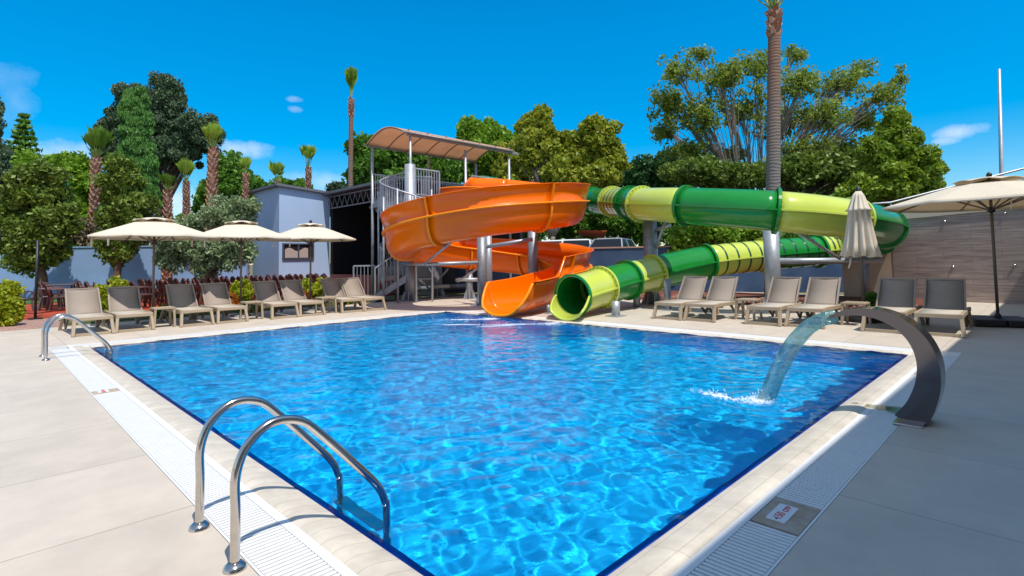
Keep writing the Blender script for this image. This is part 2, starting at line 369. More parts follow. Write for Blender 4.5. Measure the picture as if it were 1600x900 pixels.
g = MB(); ring(g, (PX0 + .0005, PX1 - .0005, PY0 + .0005, PY1 - .0005), (PX0 + .032, PX1 - .032, PY0 + .032, PY1 - .032), -.17, -.026); struct('pool_edge_tile', g, navy_tile)
# coping: gently domed tile strip
def coping_strip(x0, x1, y0, y1, axis):
    g = MB(); n = 8; rows = []
    for i in range(n + 1):
        k = i / n
        z = -.028 + .034 * math.sin(PI * min(1, k * 1.25) / 2) if k < .85 else .006 - .012 * (k - .85) / .15
        rows.append((k, z))
    pts = []
    for k, z in rows:
        if axis == 'x-': x = x1 + (x0 - x1) * k; pts.append([(x, y0, z), (x, y1, z)])
        if axis == 'x+': x = x0 + (x1 - x0) * k; pts.append([(x, y0, z), (x, y1, z)])
        if axis == 'y-': y = y1 + (y0 - y1) * k; pts.append([(x0, y, z), (x1, y, z)])
        if axis == 'y+': y = y0 + (y1 - y0) * k; pts.append([(x0, y, z), (x1, y, z)])
    g.grid(pts, True); return g
CW = .225
c = coping_strip(PX0 - CW, PX0, PY0 - CW, PY1 + CW, 'x-')
for a in ((PX1, PX1 + .12, PY0 - CW, PY1 + .12, 'x+'), (PX0, PX1, PY0 - CW, PY0, 'y-'), (PX0, PX1, PY1, PY1 + .12, 'y+')):
    k = coping_strip(*a); c.add(k.v, k.f, True)
struct('pool_coping', c, coping_m)
g = MB()   # coping body under the tiles
ring(g, (PX0 - CW + .004, PX1 + .116, PY0 - CW + .004, PY1 + .116), (PX0 + .001, PX1 - .001, PY0 + .001, PY1 - .001), -.3, -.0295); struct('coping_base', g, coping_m)
# white gutter: trim + channel + grate bars
g = MB()
rect(g, PX0 - CW - .05, PX0 - CW, GY0, GY1, -.3, -.004); rect(g, PX0 - CW, GX1, PY0 - CW - .05, PY0 - CW, -.3, -.004)
rect(g, PX1 + .12, PX1 + .16, PY0 - CW, GY1, -.3, -.004); rect(g, PX0 - CW, PX1 + .12, PY1 + .12, PY1 + .16, -.3, -.004)
struct('gutter_trim', g, white_m)
g = MB(); ring(g, (GX0, GX1, GY0, GY1), (PX0 - CW - .05, PX1 + .16, PY0 - CW - .05, PY1 + .16), -.3, -.09); struct('gutter_channel', g, mat('gutter_dark', (.20, .21, .23), .8))
g = MB(); ring(g, (GX0, GX1, GY0, GY1), (GX0 + .012, GX1 - .012, GY0 + .012, GY1 - .012), -.089, -.006); struct('gutter_rim', g, white_m)
MARK = [('y', 2.97, 3.33), ('y', 7.75, 8.05), ('x', 7.49, 7.67), ('x', 2.0 - 9, 2.0 - 8.9)]
def grate(axis):
    g = MB(); a, b = (GX0 + .014, PX0 - CW - .052)
    lo, hi = (GY0 + .3, PY1 + .1) if axis == 'x' else (GX0 + .3, PX1 + .1)
    k = lo
    while k < hi:
        if not any(m_[0] == axis and m_[1] - .012 < k < m_[2] + .012 for m_ in MARK):
            if axis == 'x': g.box(((a + b) / 2, k, -.014), (b - a, .0205, .018))
            else: g.box((k, (a + b) / 2, -.014), (.0205, b - a, .018))
        k += .033
    for s in (.12, .5, .88):   # support ribs beneath
        w_ = a + (b - a) * s
        if axis == 'x': rect(g, w_ - .006, w_ + .006, lo, hi, -.045, -.0235)
        else: rect(g, lo, hi, w_ - .006, w_ + .006, -.045, -.0235)
    return g
struct('gutter_grate', grate('x'), white_m); struct('gutter_grate', grate('y'), white_m)
g = MB()
k = GY0 + .3
while k < GY1 - .05: g.box(((PX1 + .16 + GX1 - .014) / 2, k, -.014), (GX1 - PX1 - .176, .026, .018)); k += .033
k = GX0 + .3
while k < GX1 - .4: g.box((k, (PY1 + .16 + GY1 - .014) / 2, -.014), (.026, GY1 - PY1 - .176, .018)); k += .033
struct('gutter_grate', g, white_m)
# depth markers
tan_m = mat('tan_stone', (.36, .26, .17), .6, noise=(9, .3, (.5, .42, .34)))
plate_m = mat('marker_plate', (.75, .76, .78), .35)
red_m = mat('red_ink', (.65, .03, .03), .5)
def marker(axis, lo, hi, label, words='150 cm'):
    a, b = GX0 + .016, PX0 - CW - .054; cw = ((a + b) / 2, (lo + hi) / 2)
    loc = (cw[1], cw[0], -.006) if axis == 'y' else (cw[0], cw[1], -.006)
    t_ = thing('depth_marker', label, 'depth marker', loc, 0 if axis == 'y' else PI / 2)
    w_, h_ = hi - lo, b - a
    MB().box((0, 0, -.02), (w_, h_, .04)).build('slab', tan_m, t_, bevel=.002)
    pw, ph = w_ * .62, h_ * .42
    MB().box((.0, .02, .0025), (pw, ph, .005)).build('plate', plate_m, t_, bevel=.0015)
    fc = bpy.data.curves.new('depth_text', 'FONT'); fc.body = words; fc.size = ph * .62; fc.align_x = 'CENTER'; fc.align_y = 'CENTER'; fc.extrude = .0006
    fo = bpy.data.objects.new('depth_text', fc); scene.collection.objects.link(fo); dg = bpy.context.evaluated_depsgraph_get()
    me = bpy.data.meshes.new_from_object(fo.evaluated_get(dg)); bpy.data.objects.remove(fo)
    me.materials.clear(); me.materials.append(red_m)
    o = bpy.data.objects.new('depth_text', me); scene.collection.objects.link(o); o.parent = t_; o.location = (0, .02, .0062)
    for s in (-1, 1): MB().lathe([(0, .0062), (ph * .07, .0062), (ph * .07, .004)], (s * pw * .41, .02, 0), 12).build('screw', mat('dark_dot', (.04, .05, .06), .5), t_)
marker('y', 2.97, 3.33, 'tan depth marker with white plate reading 150 cm, in the shaded right-hand grate')
marker('y', 7.75, 8.05, 'small tan marker block in the grate beyond the steel fountain')
marker('x', 7.49, 7.67, 'tan marker block splitting the sunlit white grate on the left')

# ---- water
MNEE = True
def water():
    nx, ny = 420, 560
    xs = np.linspace(PX0 + .001, PX1 - .001, nx); ys = np.linspace(PY0 + .001, PY1 - .001, ny)
    X, Y = np.meshgrid(xs, ys, indexing='ij'); Z = np.zeros_like(X)
    rg = np.random.default_rng(3)
    for i in range(110):
        lam = .085 * (.7 / .085) ** (rg.random() ** 1.6); k = 2 * PI / lam; th = rg.random() * 2 * PI
        if lam > .3: th = 1.1 + rg.normal() * .8
        amp = .0058 * lam * lam * (1.0 if lam < .3 else .45)
        Z += amp * np.sin(k * (X * math.cos(th) + Y * math.sin(th)) + rg.random() * 6.3 + .8 * np.sin(X * 1.3 + i) + .8 * np.sin(Y * 1.1 - i))
    for (cx_, cy_, a_, sp) in ((5.5, 2.1, .004, .8), (8.6, 9.3, .005, 1.2), (9.0, 7.4, .005, 1.1)):   # rings from the jet and the slides
        r_ = np.hypot(X - cx_, Y - cy_); Z += a_ * np.sin(r_ * 30) * np.exp(-(r_ / sp) ** 2 * 1.2)
    Z = Z * 1.0 + WZ
    me = bpy.data.meshes.new('pool_water'); vs = np.stack([X, Y, Z], -1).reshape(-1, 3)
    idx = np.arange(nx * ny).reshape(nx, ny)
    fs = np.stack([idx[:-1, :-1], idx[1:, :-1], idx[1:, 1:], idx[:-1, 1:]], -1).reshape(-1, 4)
    me.vertices.add(len(vs)); me.vertices.foreach_set('co', vs.ravel()); me.loops.add(fs.size); me.loops.foreach_set('vertex_index', fs.ravel())
    me.polygons.add(len(fs)); me.polygons.foreach_set('loop_start', np.arange(0, fs.size, 4)); me.polygons.foreach_set('use_smooth', np.ones(len(fs), bool)); me.update(calc_edges=True)
    mt = bpy.data.materials.new('pool_water'); mt.use_nodes = True; t = mt.node_tree; t.nodes.clear()
    o_ = N(t, 'ShaderNodeOutputMaterial')
    rf = N(t, 'ShaderNodeBsdfRefraction'); rf.inputs['IOR'].default_value = 1.333; rf.inputs['Roughness'].default_value = 0.0; rf.inputs['Color'].default_value = (.70, .96, 1, 1)
    tr = N(t, 'ShaderNodeBsdfTransparent'); tr.inputs['Color'].default_value = (.70, .95, 1, 1)
    gl = N(t, 'ShaderNodeBsdfGlossy'); gl.inputs['Roughness'].default_value = .03; gl.inputs['Color'].default_value = (.68, .78, .88, 1)
    fr = N(t, 'ShaderNodeFresnel'); fr.inputs['IOR'].default_value = 1.333
    n = N(t, 'ShaderNodeTexNoise'); n.inputs['Scale'].default_value = 26; n.inputs['Detail'].default_value = 4; tcn = N(t, 'ShaderNodeTexCoord'); L(t, tcn.outputs['Object'], n.inputs['Vector'])
    bm = N(t, 'ShaderNodeBump'); bm.inputs['Strength'].default_value = .22; bm.inputs['Distance'].default_value = .004; L(t, n.outputs['Fac'], bm.inputs['Height'])
    for q in (rf, gl, fr): L(t, bm.outputs[0], q.inputs['Normal'])
    a = N(t, 'ShaderNodeMixShader'); a.inputs[0].default_value = .0 if MNEE else .45; L(t, rf.outputs[0], a.inputs[1]); L(t, tr.outputs[0], a.inputs[2])
    b = N(t, 'ShaderNodeMixShader'); L(t, fr.outputs[0], b.inputs[0]); L(t, a.outputs[0], b.inputs[1]); L(t, gl.outputs[0], b.inputs[2]); L(t, b.outputs[0], o_.inputs['Surface'])
    me.materials.append(mt); o = bpy.data.objects.new('pool_water', me); scene.collection.objects.link(o); o['kind'] = 'structure'; return o
water_o = water()

# foam: clusters of tiny droplets and thin froth
foam_m = mat('white_foam', (.85, .90, .95), .3, trans=.3)
def foam(name, label, pts, n, sc):
    g = MB(); rg = random.Random(5)
    for (cx_, cy_, rx, ry, ang) in pts:
        for i in range(n):
            a = rg.random() * 6.283; q = rg.random() ** .8; x = rx * q * math.cos(a); y = ry * q * math.sin(a)
            X = cx_ + x * math.cos(ang) - y * math.sin(ang); Y = cy_ + x * math.sin(ang) + y * math.cos(ang)
            r_ = sc * (.3 + rg.random()) * (1.15 - q); h = r_ * .35
            k = 6; ph = rg.random() * 6
            el = rg.uniform(1, 2.6)
            ring0 = [(X + r_ * el * math.cos(ph + j) * rg.uniform(.6, 1.2), Y + r_ * math.sin(ph + j) * rg.uniform(.6, 1.2), WZ + .004) for j in [2 * PI * q_ / k for q_ in range(k)]]
            vs = ring0 + [(X, Y, WZ + .006 + h)]
            g.add(vs, [(j, (j + 1) % k, k) for j in range(k)], True)
            if rg.random() < .05: g.lathe([(0, 0), (.006, .006), (.006, .012), (0, .018)], (X, Y, WZ + rg.random() * .12 * (1 - q)), 5)
    return g.build(name, foam_m, label=label, cat='foam', kind='stuff')

# ------------------------------------------------------------------ fences and walls behind
def wall_between(name, a, b, z0, z1a, z1b, th, m_, label, cat='wall', cap=None, **k):
    a, b = Vector(a), Vector(b); d = (b - a).normalized(); n = Vector((-d.y, d.x, 0)) * th / 2
    q = [a - n, b - n, b + n, a + n]; zt = [z1a, z1b, z1b, z1a]
    g = MB(); g.add([(p.x, p.y, z0) for p in q] + [(p.x, p.y, z) for p, z in zip(q, zt)], [(3, 2, 1, 0), (4, 5, 6, 7), (0, 1, 5, 4), (1, 2, 6, 5), (2, 3, 7, 6), (3, 0, 4, 7)])
    base = ((a + b) / 2); base.z = z0
    if cap is None: return g.build(name, m_, label=label, cat=cat, loc=base, **k)
    t_ = thing(name, label, cat, base); g.build('wall_panel', m_, t_, world=True)
    g2 = MB(); n2 = n * 1.35; q = [a - n2, b - n2, b + n2, a + n2]; zt = [z1a, z1b, z1b, z1a]
    g2.add([(p.x, p.y, z + .002) for p, z in zip(q, zt)] + [(p.x, p.y, z + .06) for p, z in zip(q, zt)], [(3, 2, 1, 0), (4, 5, 6, 7), (0, 1, 5, 4), (1, 2, 6, 5), (2, 3, 7, 6), (3, 0, 4, 7)])
    g2.build('coping_cap', cap, t_, world=True); return t_
wall_between('garden_wall', c2w(-26, 23), c2w(-11.9, 24.2), 0, 2.2, 2.2, .2, blue_wall_m, 'pale blue garden wall behind the chairs on the left', cap=blue_wall_m)
wall_between('boundary_wall', c2w(-2.5, 20.8 + 3), c2w(12.6, 20.0), 0, 1.78, 1.78, .2, navy_m, 'dark navy boundary wall in front of the parked cars', cap=mat('pinkish_cap', (.42, .26, .2), .8))
# brown wood-look wall with beige parapet, right
wa, wb = Vector((19.8, 3.4, 0)), Vector((19.8, -3.0, 0))
t_ = thing('clad_wall', 'brown wood-look tiled wall with beige parapet at the right edge', 'wall', tuple((wa + wb) / 2))
d_ = (wb - wa).normalized(); n_ = Vector((-d_.y, d_.x, 0)) * .12
def slab(a, b, n, z0a, z0b, z1a, z1b):
    q = [a - n, b - n, b + n, a + n]
    return MB().add([(p.x, p.y, z) for p, z in zip(q, (z0a, z0b, z0b, z0a))] + [(p.x, p.y, z) for p, z in zip(q, (z1a, z1b, z1b, z1a))],
                    [(3, 2, 1, 0), (4, 5, 6, 7), (0, 1, 5, 4), (1, 2, 6, 5), (2, 3, 7, 6), (3, 0, 4, 7)])
slab(wa, wb, n_, 0, 0, 2.39, 2.72).build('cladding', wood_clad, t_, world=True)
slab(wa, wb, n_ * 1.25, 2.392, 2.722, 2.62, 3.75).build('parapet', cream_m, t_, world=True)
for i, (fx, fz) in enumerate(((.20, 2.28), (.40, 2.42), (.22, .98), (.42, 1.02))):
    p = wa.lerp(wb, fx); nn = Vector((-d_.y, d_.x, 0)); 
    if nn.dot(-p) < 0: nn = -nn
    MB().lathe([(0, .03), (.035, .02), (.04, -.02)], (0, 0, 0), 10).build('wall_nozzle', steel_m, t_).matrix_local = Matrix.Translation(p + nn * .125 + Vector((0, 0, fz)) - Vector(t_['_wl'])) @ nn.to_track_quat('Z', 'Y').to_matrix().to_4x4()
t_ = thing('stair_handrail', 'thin grey steel handrail climbing above the beige parapet', 'handrail', tuple(wa + Vector((0, 0, 2.68))))
g = MB(); off = n_ * 0
A, B = wa + Vector((0, 0, 2.95)), wb + Vector((0, 0, 4.35)); g.tube([A + Vector((-1.2, .6, -.1)), A, B], .03, 6); A2, B2 = A - Vector((0, 0, .3)), B - Vector((0, 0, .3)); g.build('top_rail', galv2_m, t_, world=True)
g = MB().tube([A2, B2], .02, 6).build('lower_rail', galv2_m, t_, world=True)
for i in range(5):
    p = A.lerp(B, i / 4.2); q = wa.lerp(wb, i / 4.2); MB().tube([(p.x, p.y, p.z), (q.x, q.y, 2.62 + .26 * i)], .022, 6).build('baluster', galv2_m, t_, world=True)
wall_between('beige_wall', (19.8, 4.75, 0), (19.8, 3.41, 0), 0, 1.5, 1.5, .22, beige_m, 'plain beige rendered wall behind the closed parasol')
p = at(1568, 270, 21); fb = c2w(19.2, 21); 
MB().tube([(fb.x, fb.y, 0), (fb.x, fb.y, 3), (at(1561, 108, 21).x, at(1561, 108, 21).y, at(1561, 108, 21).z)], [.09, .08, .05], 8).build('flagpole', galv2_m, label='tall slim grey pole rising beyond the brown wall', cat='pole', loc=(fb.x, fb.y, 0))

# neighbouring hotel block (outside the frame; it throws the shade over the right-hand deck)
hb = thing('hotel_block', 'plain hotel block beside the pool deck', 'building', (4, -6, 0))
g = MB(); H_ = 6.0; e0 = 1.35 - .489 * H_; 
q = [(-9, e0 + .13), (19.5, e0 - .32), (19.5, -13), (-9, -13)]
g.prism(q, 0, H_); g.build('wall', cream_m, hb, world=True)
for i in range(6):
    x = -6 + i * 4
    for z in (1.3, 4.3):
        w_ = MB().box((x, e0 + .03 - .0158 * (x - 0) + .04, z), (1.5, .08, 1.5), rz=-.0158).build('window', frame_m, hb, world=True)

# ------------------------------------------------------------------ house and stage
hz = 4.98
t_ = thing('pool_house', 'pale blue flat-roofed house with a curtained window', 'house', (10, 25.3, 0))
g = MB(); g.add([(10, 25.3, 0), (12.49, 25.3, 0), (12.49, 28.6, 0), (10, 28.6, 0), (10, 25.3, hz), (12.49, 25.3, hz - .22), (12.49, 28.6, hz - .22), (10, 28.6, hz)],
      [(3, 2, 1, 0), (4, 5, 6, 7), (0, 1, 5, 4), (1, 2, 6, 5), (2, 3, 7, 6), (3, 0, 4, 7)])
g.build('wall', house_m, t_, world=True)
g = MB(); g.add([(9.8, 25.12, hz + .004), (12.54, 25.12, hz - .216), (12.54, 28.9, hz - .216), (9.8, 28.9, hz + .004), (9.8, 25.12, hz + .12), (12.54, 25.12, hz - .1), (12.54, 28.9, hz - .1), (9.8, 28.9, hz + .12)],
      [(3, 2, 1, 0), (4, 5, 6, 7), (0, 1, 5, 4), (1, 2, 6, 5), (2, 3, 7, 6), (3, 0, 4, 7)])
g.build('roof', roof_m, t_, world=True)
# window: on the face y=25.3
a = at(441, 380, 25.2); 
def on_face(px, py):     # intersect the view ray with plane Y=25.29
    ray = at(px, py, 10) - Vector((0, 0, EYE)); t = 25.29 / ray.y; return Vector((0, 0, EYE)) + ray * t
w0, w1 = on_face(441, 380), on_face(490, 405); x0, x1, z0, z1 = w0.x, w1.x, w1.z, w0.z
wn = MB(); fw = .06
for (a0, a1, b0, b1) in ((x0, x1, z0, z0 + fw), (x0, x1, z1 - fw, z1), (x0, x0 + fw, z0, z1), (x1 - fw, x1, z0, z1), ((x0 + x1) / 2 - .03, (x0 + x1) / 2 + .03, z0, z1)):
    wn.box(((a0 + a1) / 2, 25.27, (b0 + b1) / 2), (a1 - a0, .08 + .004 * (b1 - b0), b1 - b0))
wo = wn.build('window', frame_m, t_, world=True)
MB().box(((x0 + x1) / 2, 25.285, (z0 + z1) / 2), (x1 - x0 - .1, .012, z1 - z0 - .1)).build('pane', mat('window_glass', (.03, .02, .025), .06, spec=.8), wo, world=True)
cu = MB(); rows = []
for i in range(60):
    k = i / 59; x = x0 + .12 + (x1 - x0 - .4) * k; yy = 25.270 + .005 * math.sin(k * 70); rows.append([(x, yy, z0 + .08), (x, yy, z0 + (z1 - z0) * (.62 + .1 * math.sin(k * 9)))])
cu.grid(rows).build('curtain', mat('curtain', (.42, .33, .29), .9), wo, world=True)
st = thing('stage_pavilion', 'open black-lined stage pavilion beside the pale blue house', 'stage', (12.5, 22, 0))
g = MB(); rect(g, 17.5, 17.7, 17.0, 25.28, 0, 4.9); rect(g, 12.5, 17.5, 25.0, 25.28, 0, 4.7); rect(g, 12.5, 17.5, 18.9, 19.1, 0, 4.7); g.build('inner_lining', black_m, st, world=True)
MB().box((15, 22, .35), (4.9, 5.78, .7)).build('stage_floor', black_m, st, world=True)
g = MB(); rect(g, 12.36, 12.49, 19.1, 25.0, .05, .8); g.build('stage_front', mat('stage_red', (.12, .035, .03), .6), st, world=True)
g = MB(); g.box((14.9, 22.1, 4.78), (5.6, 6.7, .12)); g.build('roof', roof_m, st, world=True)
g = MB()
for zz in (4.05, 4.62): g.tube([(12.42, 18.9, zz), (12.42, 25.2, zz)], .035, 6)
k = 18.9
while k < 25.0:
    g.tube([(12.42, k, 4.07), (12.42, k + .25, 4.6)], .018, 5); g.tube([(12.42, k + .25, 4.6), (12.42, k + .5, 4.07)], .018, 5); k += .5
g.build('roof_truss', galv_m, st, world=True)
for i, (y, z, mcol) in enumerate(((21.5, 3.75, galv2_m), (20.9, 3.9, galv_m), (20.3, 3.8, mat('lamp_brass', (.5, .28, .1), .4)), (20.2, 3.35, white_m), (21.9, 3.9, galv_m))):
    l_ = thing('stage_light', ('pale stage lamp, second from the left under the stage truss', 'grey stage lamp in the middle under the stage truss', 'brass-coloured stage lamp under the stage truss', 'white stage lamp hanging lowest under the stage truss', 'grey stage lamp, leftmost under the stage truss')[i], 'lamp', (12.9, y, z), 0, 'stage lamps under the truss')
    MB().lathe([(0, .12), (.07, .12), (.09, -.1), (.1, -.14), (.085, -.14), (.06, 0)], (0, 0, 0), 12).build('lamp_body', mcol, l_).rotation_euler = (R(50), R(30 * (i - 2)), 0)
    MB().tube([(0, 0, .05), (0, 0, 4.6 - z)], .012, 5).build('hanger', galv_m, l_)

# ------------------------------------------------------------------ trees
def leaves_mesh(name, C, size, m_, parent, elong=1.8, up=0.0, off=(0, 0, 0), rg=None, vert=0):
    n = len(C); rg = rg or RNG
    nrm = rg.normal(size=(n, 3)); nrm[:, 2] = np.abs(nrm[:, 2]) + up; nrm /= np.linalg.norm(nrm, axis=1, keepdims=True)
    t1 = np.cross(nrm, rg.normal(size=(n, 3))); t1 /= np.linalg.norm(t1, axis=1, keepdims=True) + 1e-9
    if vert: t1[:, 2] += vert * np.sign(t1[:, 2] + 1e-6); t1 /= np.linalg.norm(t1, axis=1, keepdims=True)
    t2 = np.cross(nrm, t1); s = (size * rg.uniform(.6, 1.35, n))[:, None]
    a = t1 * s * elong * .5; b = t2 * s * .5; bend = nrm * s * .12
    V = np.stack([C - a - bend, C - b, C + a - bend, C + b], 1).reshape(-1, 3) - np.array(off)
    me = bpy.data.meshes.new(name); me.vertices.add(4 * n); me.vertices.foreach_set('co', V.astype(np.float32).ravel())
    me.loops.add(4 * n); me.loops.foreach_set('vertex_index', np.arange(4 * n)); me.polygons.add(n); me.polygons.foreach_set('loop_start', np.arange(0, 4 * n, 4))
    me.update(calc_edges=True); me.materials.append(m_)
    o = bpy.data.objects.new(name, me); scene.collection.objects.link(o); o.parent = parent; return o
def tree(name, label, base_px, d, lobes, leaf, size=.16, n_clump=70, per=110, rc=.42, bark=None, trunk_r=.16, twigs=.35, z0=0, dr=.8, elong=1.8, shell=.45, group=None, cat='tree', limb_from=.35, flat=1.0, limb=.62, vert=0, lump=.20, seed=None, stems=1, root=None):
    rg = np.random.default_rng(len(label) * 7 + int(base_px)); small = rc < .2
    size = size if small else size * .80; per = per if small else int(per * 1.35)
    if root is None:
        b = at(base_px, 400, d); root = Vector((b.x, b.y, z0))
    t_ = thing(name, label, cat, tuple(root), 0, group)
    view = Vector((root.x, root.y, 0)).normalized(); side = Vector((view.y, -view.x, 0))
    Ls = []
    for lb in lobes:
        px, py, rx, ry = lb[:4]; dd = lb[4] if len(lb) > 4 else 0
        c_ = at(px, py, d + dd); sc = (d + dd) / F_PX; cut = 0 if small else rc * .55
        Ls.append((c_, max(rx * sc * .6, rx * sc - cut), max(ry * sc * .6, ry * sc - cut), max(.4 if not small else .1, dr * rx * sc - cut)))
    vol = np.array([l[1] * l[2] for l in Ls]); vol = vol / vol.sum()
    clumps = []
    for (c_, rx, ry, rd), v in zip(Ls, vol):
        k = max(3, int(round(n_clump * v)))
        D = rg.normal(size=(k, 3)); D /= np.linalg.norm(D, axis=1, keepdims=True)
        q = (shell + (1.0 - shell) * rg.random(k) ** .7) * rg.uniform(.86, 1.08, k)
        f1, f2, f3 = rg.normal(size=(3, 3)) * 2.6; ph_ = rg.random(3) * 6.3
        q *= 1 + lump * (np.sin(D @ f1 + ph_[0]) + np.sin(D @ f2 * 1.7 + ph_[1]) * .7) + np.where(rg.random(k) < .35 * lump, rg.uniform(.1, .35, k), 0)
        for i in range(k):
            p = c_ + side * float(D[i, 0] * rx * q[i]) + view * float(D[i, 1] * rd * q[i]) + Vector((0, 0, float(D[i, 2] * ry * q[i])))
            clumps.append((p, c_))
    pts = []
    for p, _ in clumps:
        r_ = rc * rg.uniform(.55, 1.25); k = int(per * rg.uniform(.6, 1.3))
        q = rg.normal(size=(k, 3)); q /= np.linalg.norm(q, axis=1, keepdims=True); q *= (r_ * rg.random(k) ** .45)[:, None]; q[:, 2] *= flat
        pts.append(q + np.array(p))
    leaves_mesh('crown', np.concatenate(pts), size, LV[leaf] if isinstance(leaf, str) else leaf, t_, elong=elong, off=root, rg=rg, vert=vert)
    g = MB(); top = sum((l[0] for l in Ls), Vector()) / len(Ls)
    for s_ in range(stems):
        sx = (s_ - (stems - 1) / 2) * trunk_r * 2.2; b0 = root + side * sx
        fork = root + (top - root) * limb_from + side * sx * 1.6
        fork.x = root.x + (fork.x - root.x) * .7; fork.y = root.y + (fork.y - root.y) * .7
        mid = b0.lerp(fork, .5) + side * float(rg.normal() * trunk_r * .5)
        g.tube(spline([b0, mid, fork], 4), [trunk_r * (1.25 - .07 * i) for i in range(9)], 9)
        for l in (Ls if stems == 1 else Ls[s_::stems]):
            m1 = fork.lerp(l[0], .5) + Vector((float(rg.normal()) * .15, float(rg.normal()) * .15, .12 * (l[0] - fork).length * .5))
            pa = spline([fork, m1, l[0]], 4); g.tube(pa, [trunk_r * limb * (1 - i / 11) for i in range(9)], 6)
            for p, c_ in clumps:
                if c_ is l[0] and rg.random() < twigs:
                    s0 = pa[int(rg.integers(2, 8))]; mm = s0.lerp(p, .5) + Vector((0, 0, .1 * (p - s0).length)); 
                    g.tube([s0, mm, p], [trunk_r * limb * .33, trunk_r * limb * .22, trunk_r * limb * .09], 4, cap=False)
    g.build('trunk', bark or bark_m, t_, world=True)
    return t_

tree('cypress_tree', 'tall dark cypress cut by the left edge of the view', -14, 26, [(-14, 180, 17, 65), (-12, 270, 30, 60), (-8, 350, 34, 60), (-6, 400, 32, 30)], 'conifer', .10, 300, 190, .26, vert=1.4, lump=.05, shell=.5)
# Norfolk pine: whorled tiers
def norfolk(px, d, ytop, ybot, wpx, label):
    top = at(px, ytop, d); bot = at(px, ybot, d); base = Vector((bot.x, bot.y, 0)); t_ = thing('norfolk_pine', label, 'pine tree', tuple(base)); pts = []
    g = MB().tube([base, bot, top], [.2, .14, .02], 7); rg = np.random.default_rng(4); nt_ = 10
    for i in range(nt_):
        k = i / (nt_ - 1); c_ = top.lerp(bot, .04 + .96 * k); Rr = (wpx * d / F_PX) * (.12 + .88 * k)
        for j in range(9):
            an = j * 2 * PI / 9 + i * .5; e = c_ + Vector((math.cos(an) * Rr, math.sin(an) * Rr, -.05 * Rr + .22 * Rr)); g.tube([c_, e], [.03, .01], 4, cap=False)
            for q in np.linspace(.15, 1, 22): 
                p = np.array(c_.lerp(e, float(q))); pts.append(p + rg.normal(size=3) * np.array([.06, .06, .03]))
    leaves_mesh('crown', np.array(pts), .16, LV['mid'], t_, elong=2.2, off=base); g.build('trunk', bark_m, t_, world=True)
norfolk(37, 34, 178, 262, 27, 'norfolk pine with flat tiers rising beside the left cypress')
tree('leafy_tree', 'bright green rounded leafy tree behind the blue garden wall', 92, 31, [(85, 285, 55, 45), (115, 270, 30, 32), (50, 270, 35, 32), (130, 310, 30, 50), (70, 330, 60, 40)], 'bright', .24, 190, 130, .6)
tree('conifer_tree', 'broad dark spreading conifer behind the palms, tallest tree on the left', 238, 36, [(262, 160, 26, 42), (205, 148, 30, 18), (190, 185, 22, 28), (235, 200, 45, 40), (308, 205, 36, 32), (168, 205, 18, 18), (280, 235, 50, 26), (178, 240, 30, 24), (255, 130, 20, 14), (335, 200, 12, 14)], 'conifer', .13, 560, 200, .42, vert=.6, shell=.3, trunk_r=.3)
tree('cypress_tree', 'tall pale green clipped cypress column before the dark conifer', 214, 30, [(203, 158, 12, 22), (222, 156, 11, 20), (208, 172, 20, 26), (212, 195, 24, 30), (213, 228, 25, 34), (215, 262, 27, 34), (217, 300, 30, 32)], 'cypress', .095, 560, 210, .24, shell=.7, dr=1, elong=2.6, vert=1.6, lump=.03)
tree('garden_tree', 'round dark-crowned tree with bare trunk, leftmost before the blue wall', 64, 21.2, [(58, 300, 44, 38), (48, 350, 48, 42), (80, 345, 36, 50), (62, 388, 44, 32), (20, 330, 30, 40), (60, 272, 34, 22)], 'wallt', .13, 260, 130, .36, trunk_r=.17, limb_from=.5, shell=.35)
tree('garden_tree', 'dark-crowned tree with bare trunk before the blue wall, behind the first open parasol', 186, 21.8, [(192, 290, 30, 34), (182, 335, 32, 38), (210, 335, 28, 40), (186, 385, 30, 30), (190, 262, 24, 20), (225, 320, 20, 20)], 'wallt', .13, 230, 130, .34, trunk_r=.15, limb_from=.5, shell=.35)
tree('olive_tree', 'grey-green olive tree with several stems between the open parasols', 318, 20, [(285, 385, 42, 36), (268, 405, 26, 24), (330, 400, 40, 34), (372, 385, 30, 34), (375, 350, 32, 38), (345, 335, 30, 26), (385, 325, 22, 22), (300, 350, 26, 20)], 'olive', .085, 240, 120, .30, bark=pale_bark, trunk_r=.08, limb_from=.3, shell=.25, stems=3, elong=2.6, twigs=.5)
tree('leafy_tree', 'mid green tree behind the tallest red-brown palm', 362, 33, [(365, 285, 36, 42), (350, 255, 20, 22), (385, 300, 28, 35), (335, 310, 30, 35)], 'mid', .2, 150, 120, .5)
tree('leafy_tree', 'small green treetop showing above the blue house roof', 430, 38, [(445, 290, 36, 12), (410, 300, 30, 18), (470, 295, 22, 10)], 'mid', .2, 60, 110, .45)
tree('conifer_tree', 'small dark pine top beside the tall thin palm', 528, 40, [(530, 292, 10, 14), (517, 298, 8, 10), (545, 298, 12, 12), (530, 320, 25, 20)], 'conifer', .2, 60, 100, .4)
tree('leafy_tree', 'dark green broad tree behind the tower canopy', 610, 31, [(600, 250, 48, 40), (575, 235, 28, 26), (650, 245, 40, 40), (690, 260, 36, 40), (560, 280, 26, 34), (620, 290, 60, 34), (672, 300, 50, 40)], 'mid', .22, 330, 120, .55, trunk_r=.25)
tree('leafy_tree', 'rich green tree with a high rounded top right of the tower canopy', 748, 34, [(735, 205, 24, 24), (765, 215, 32, 28), (755, 250, 48, 40), (800, 225, 22, 20)], 'bright', .22, 210, 120, .5)
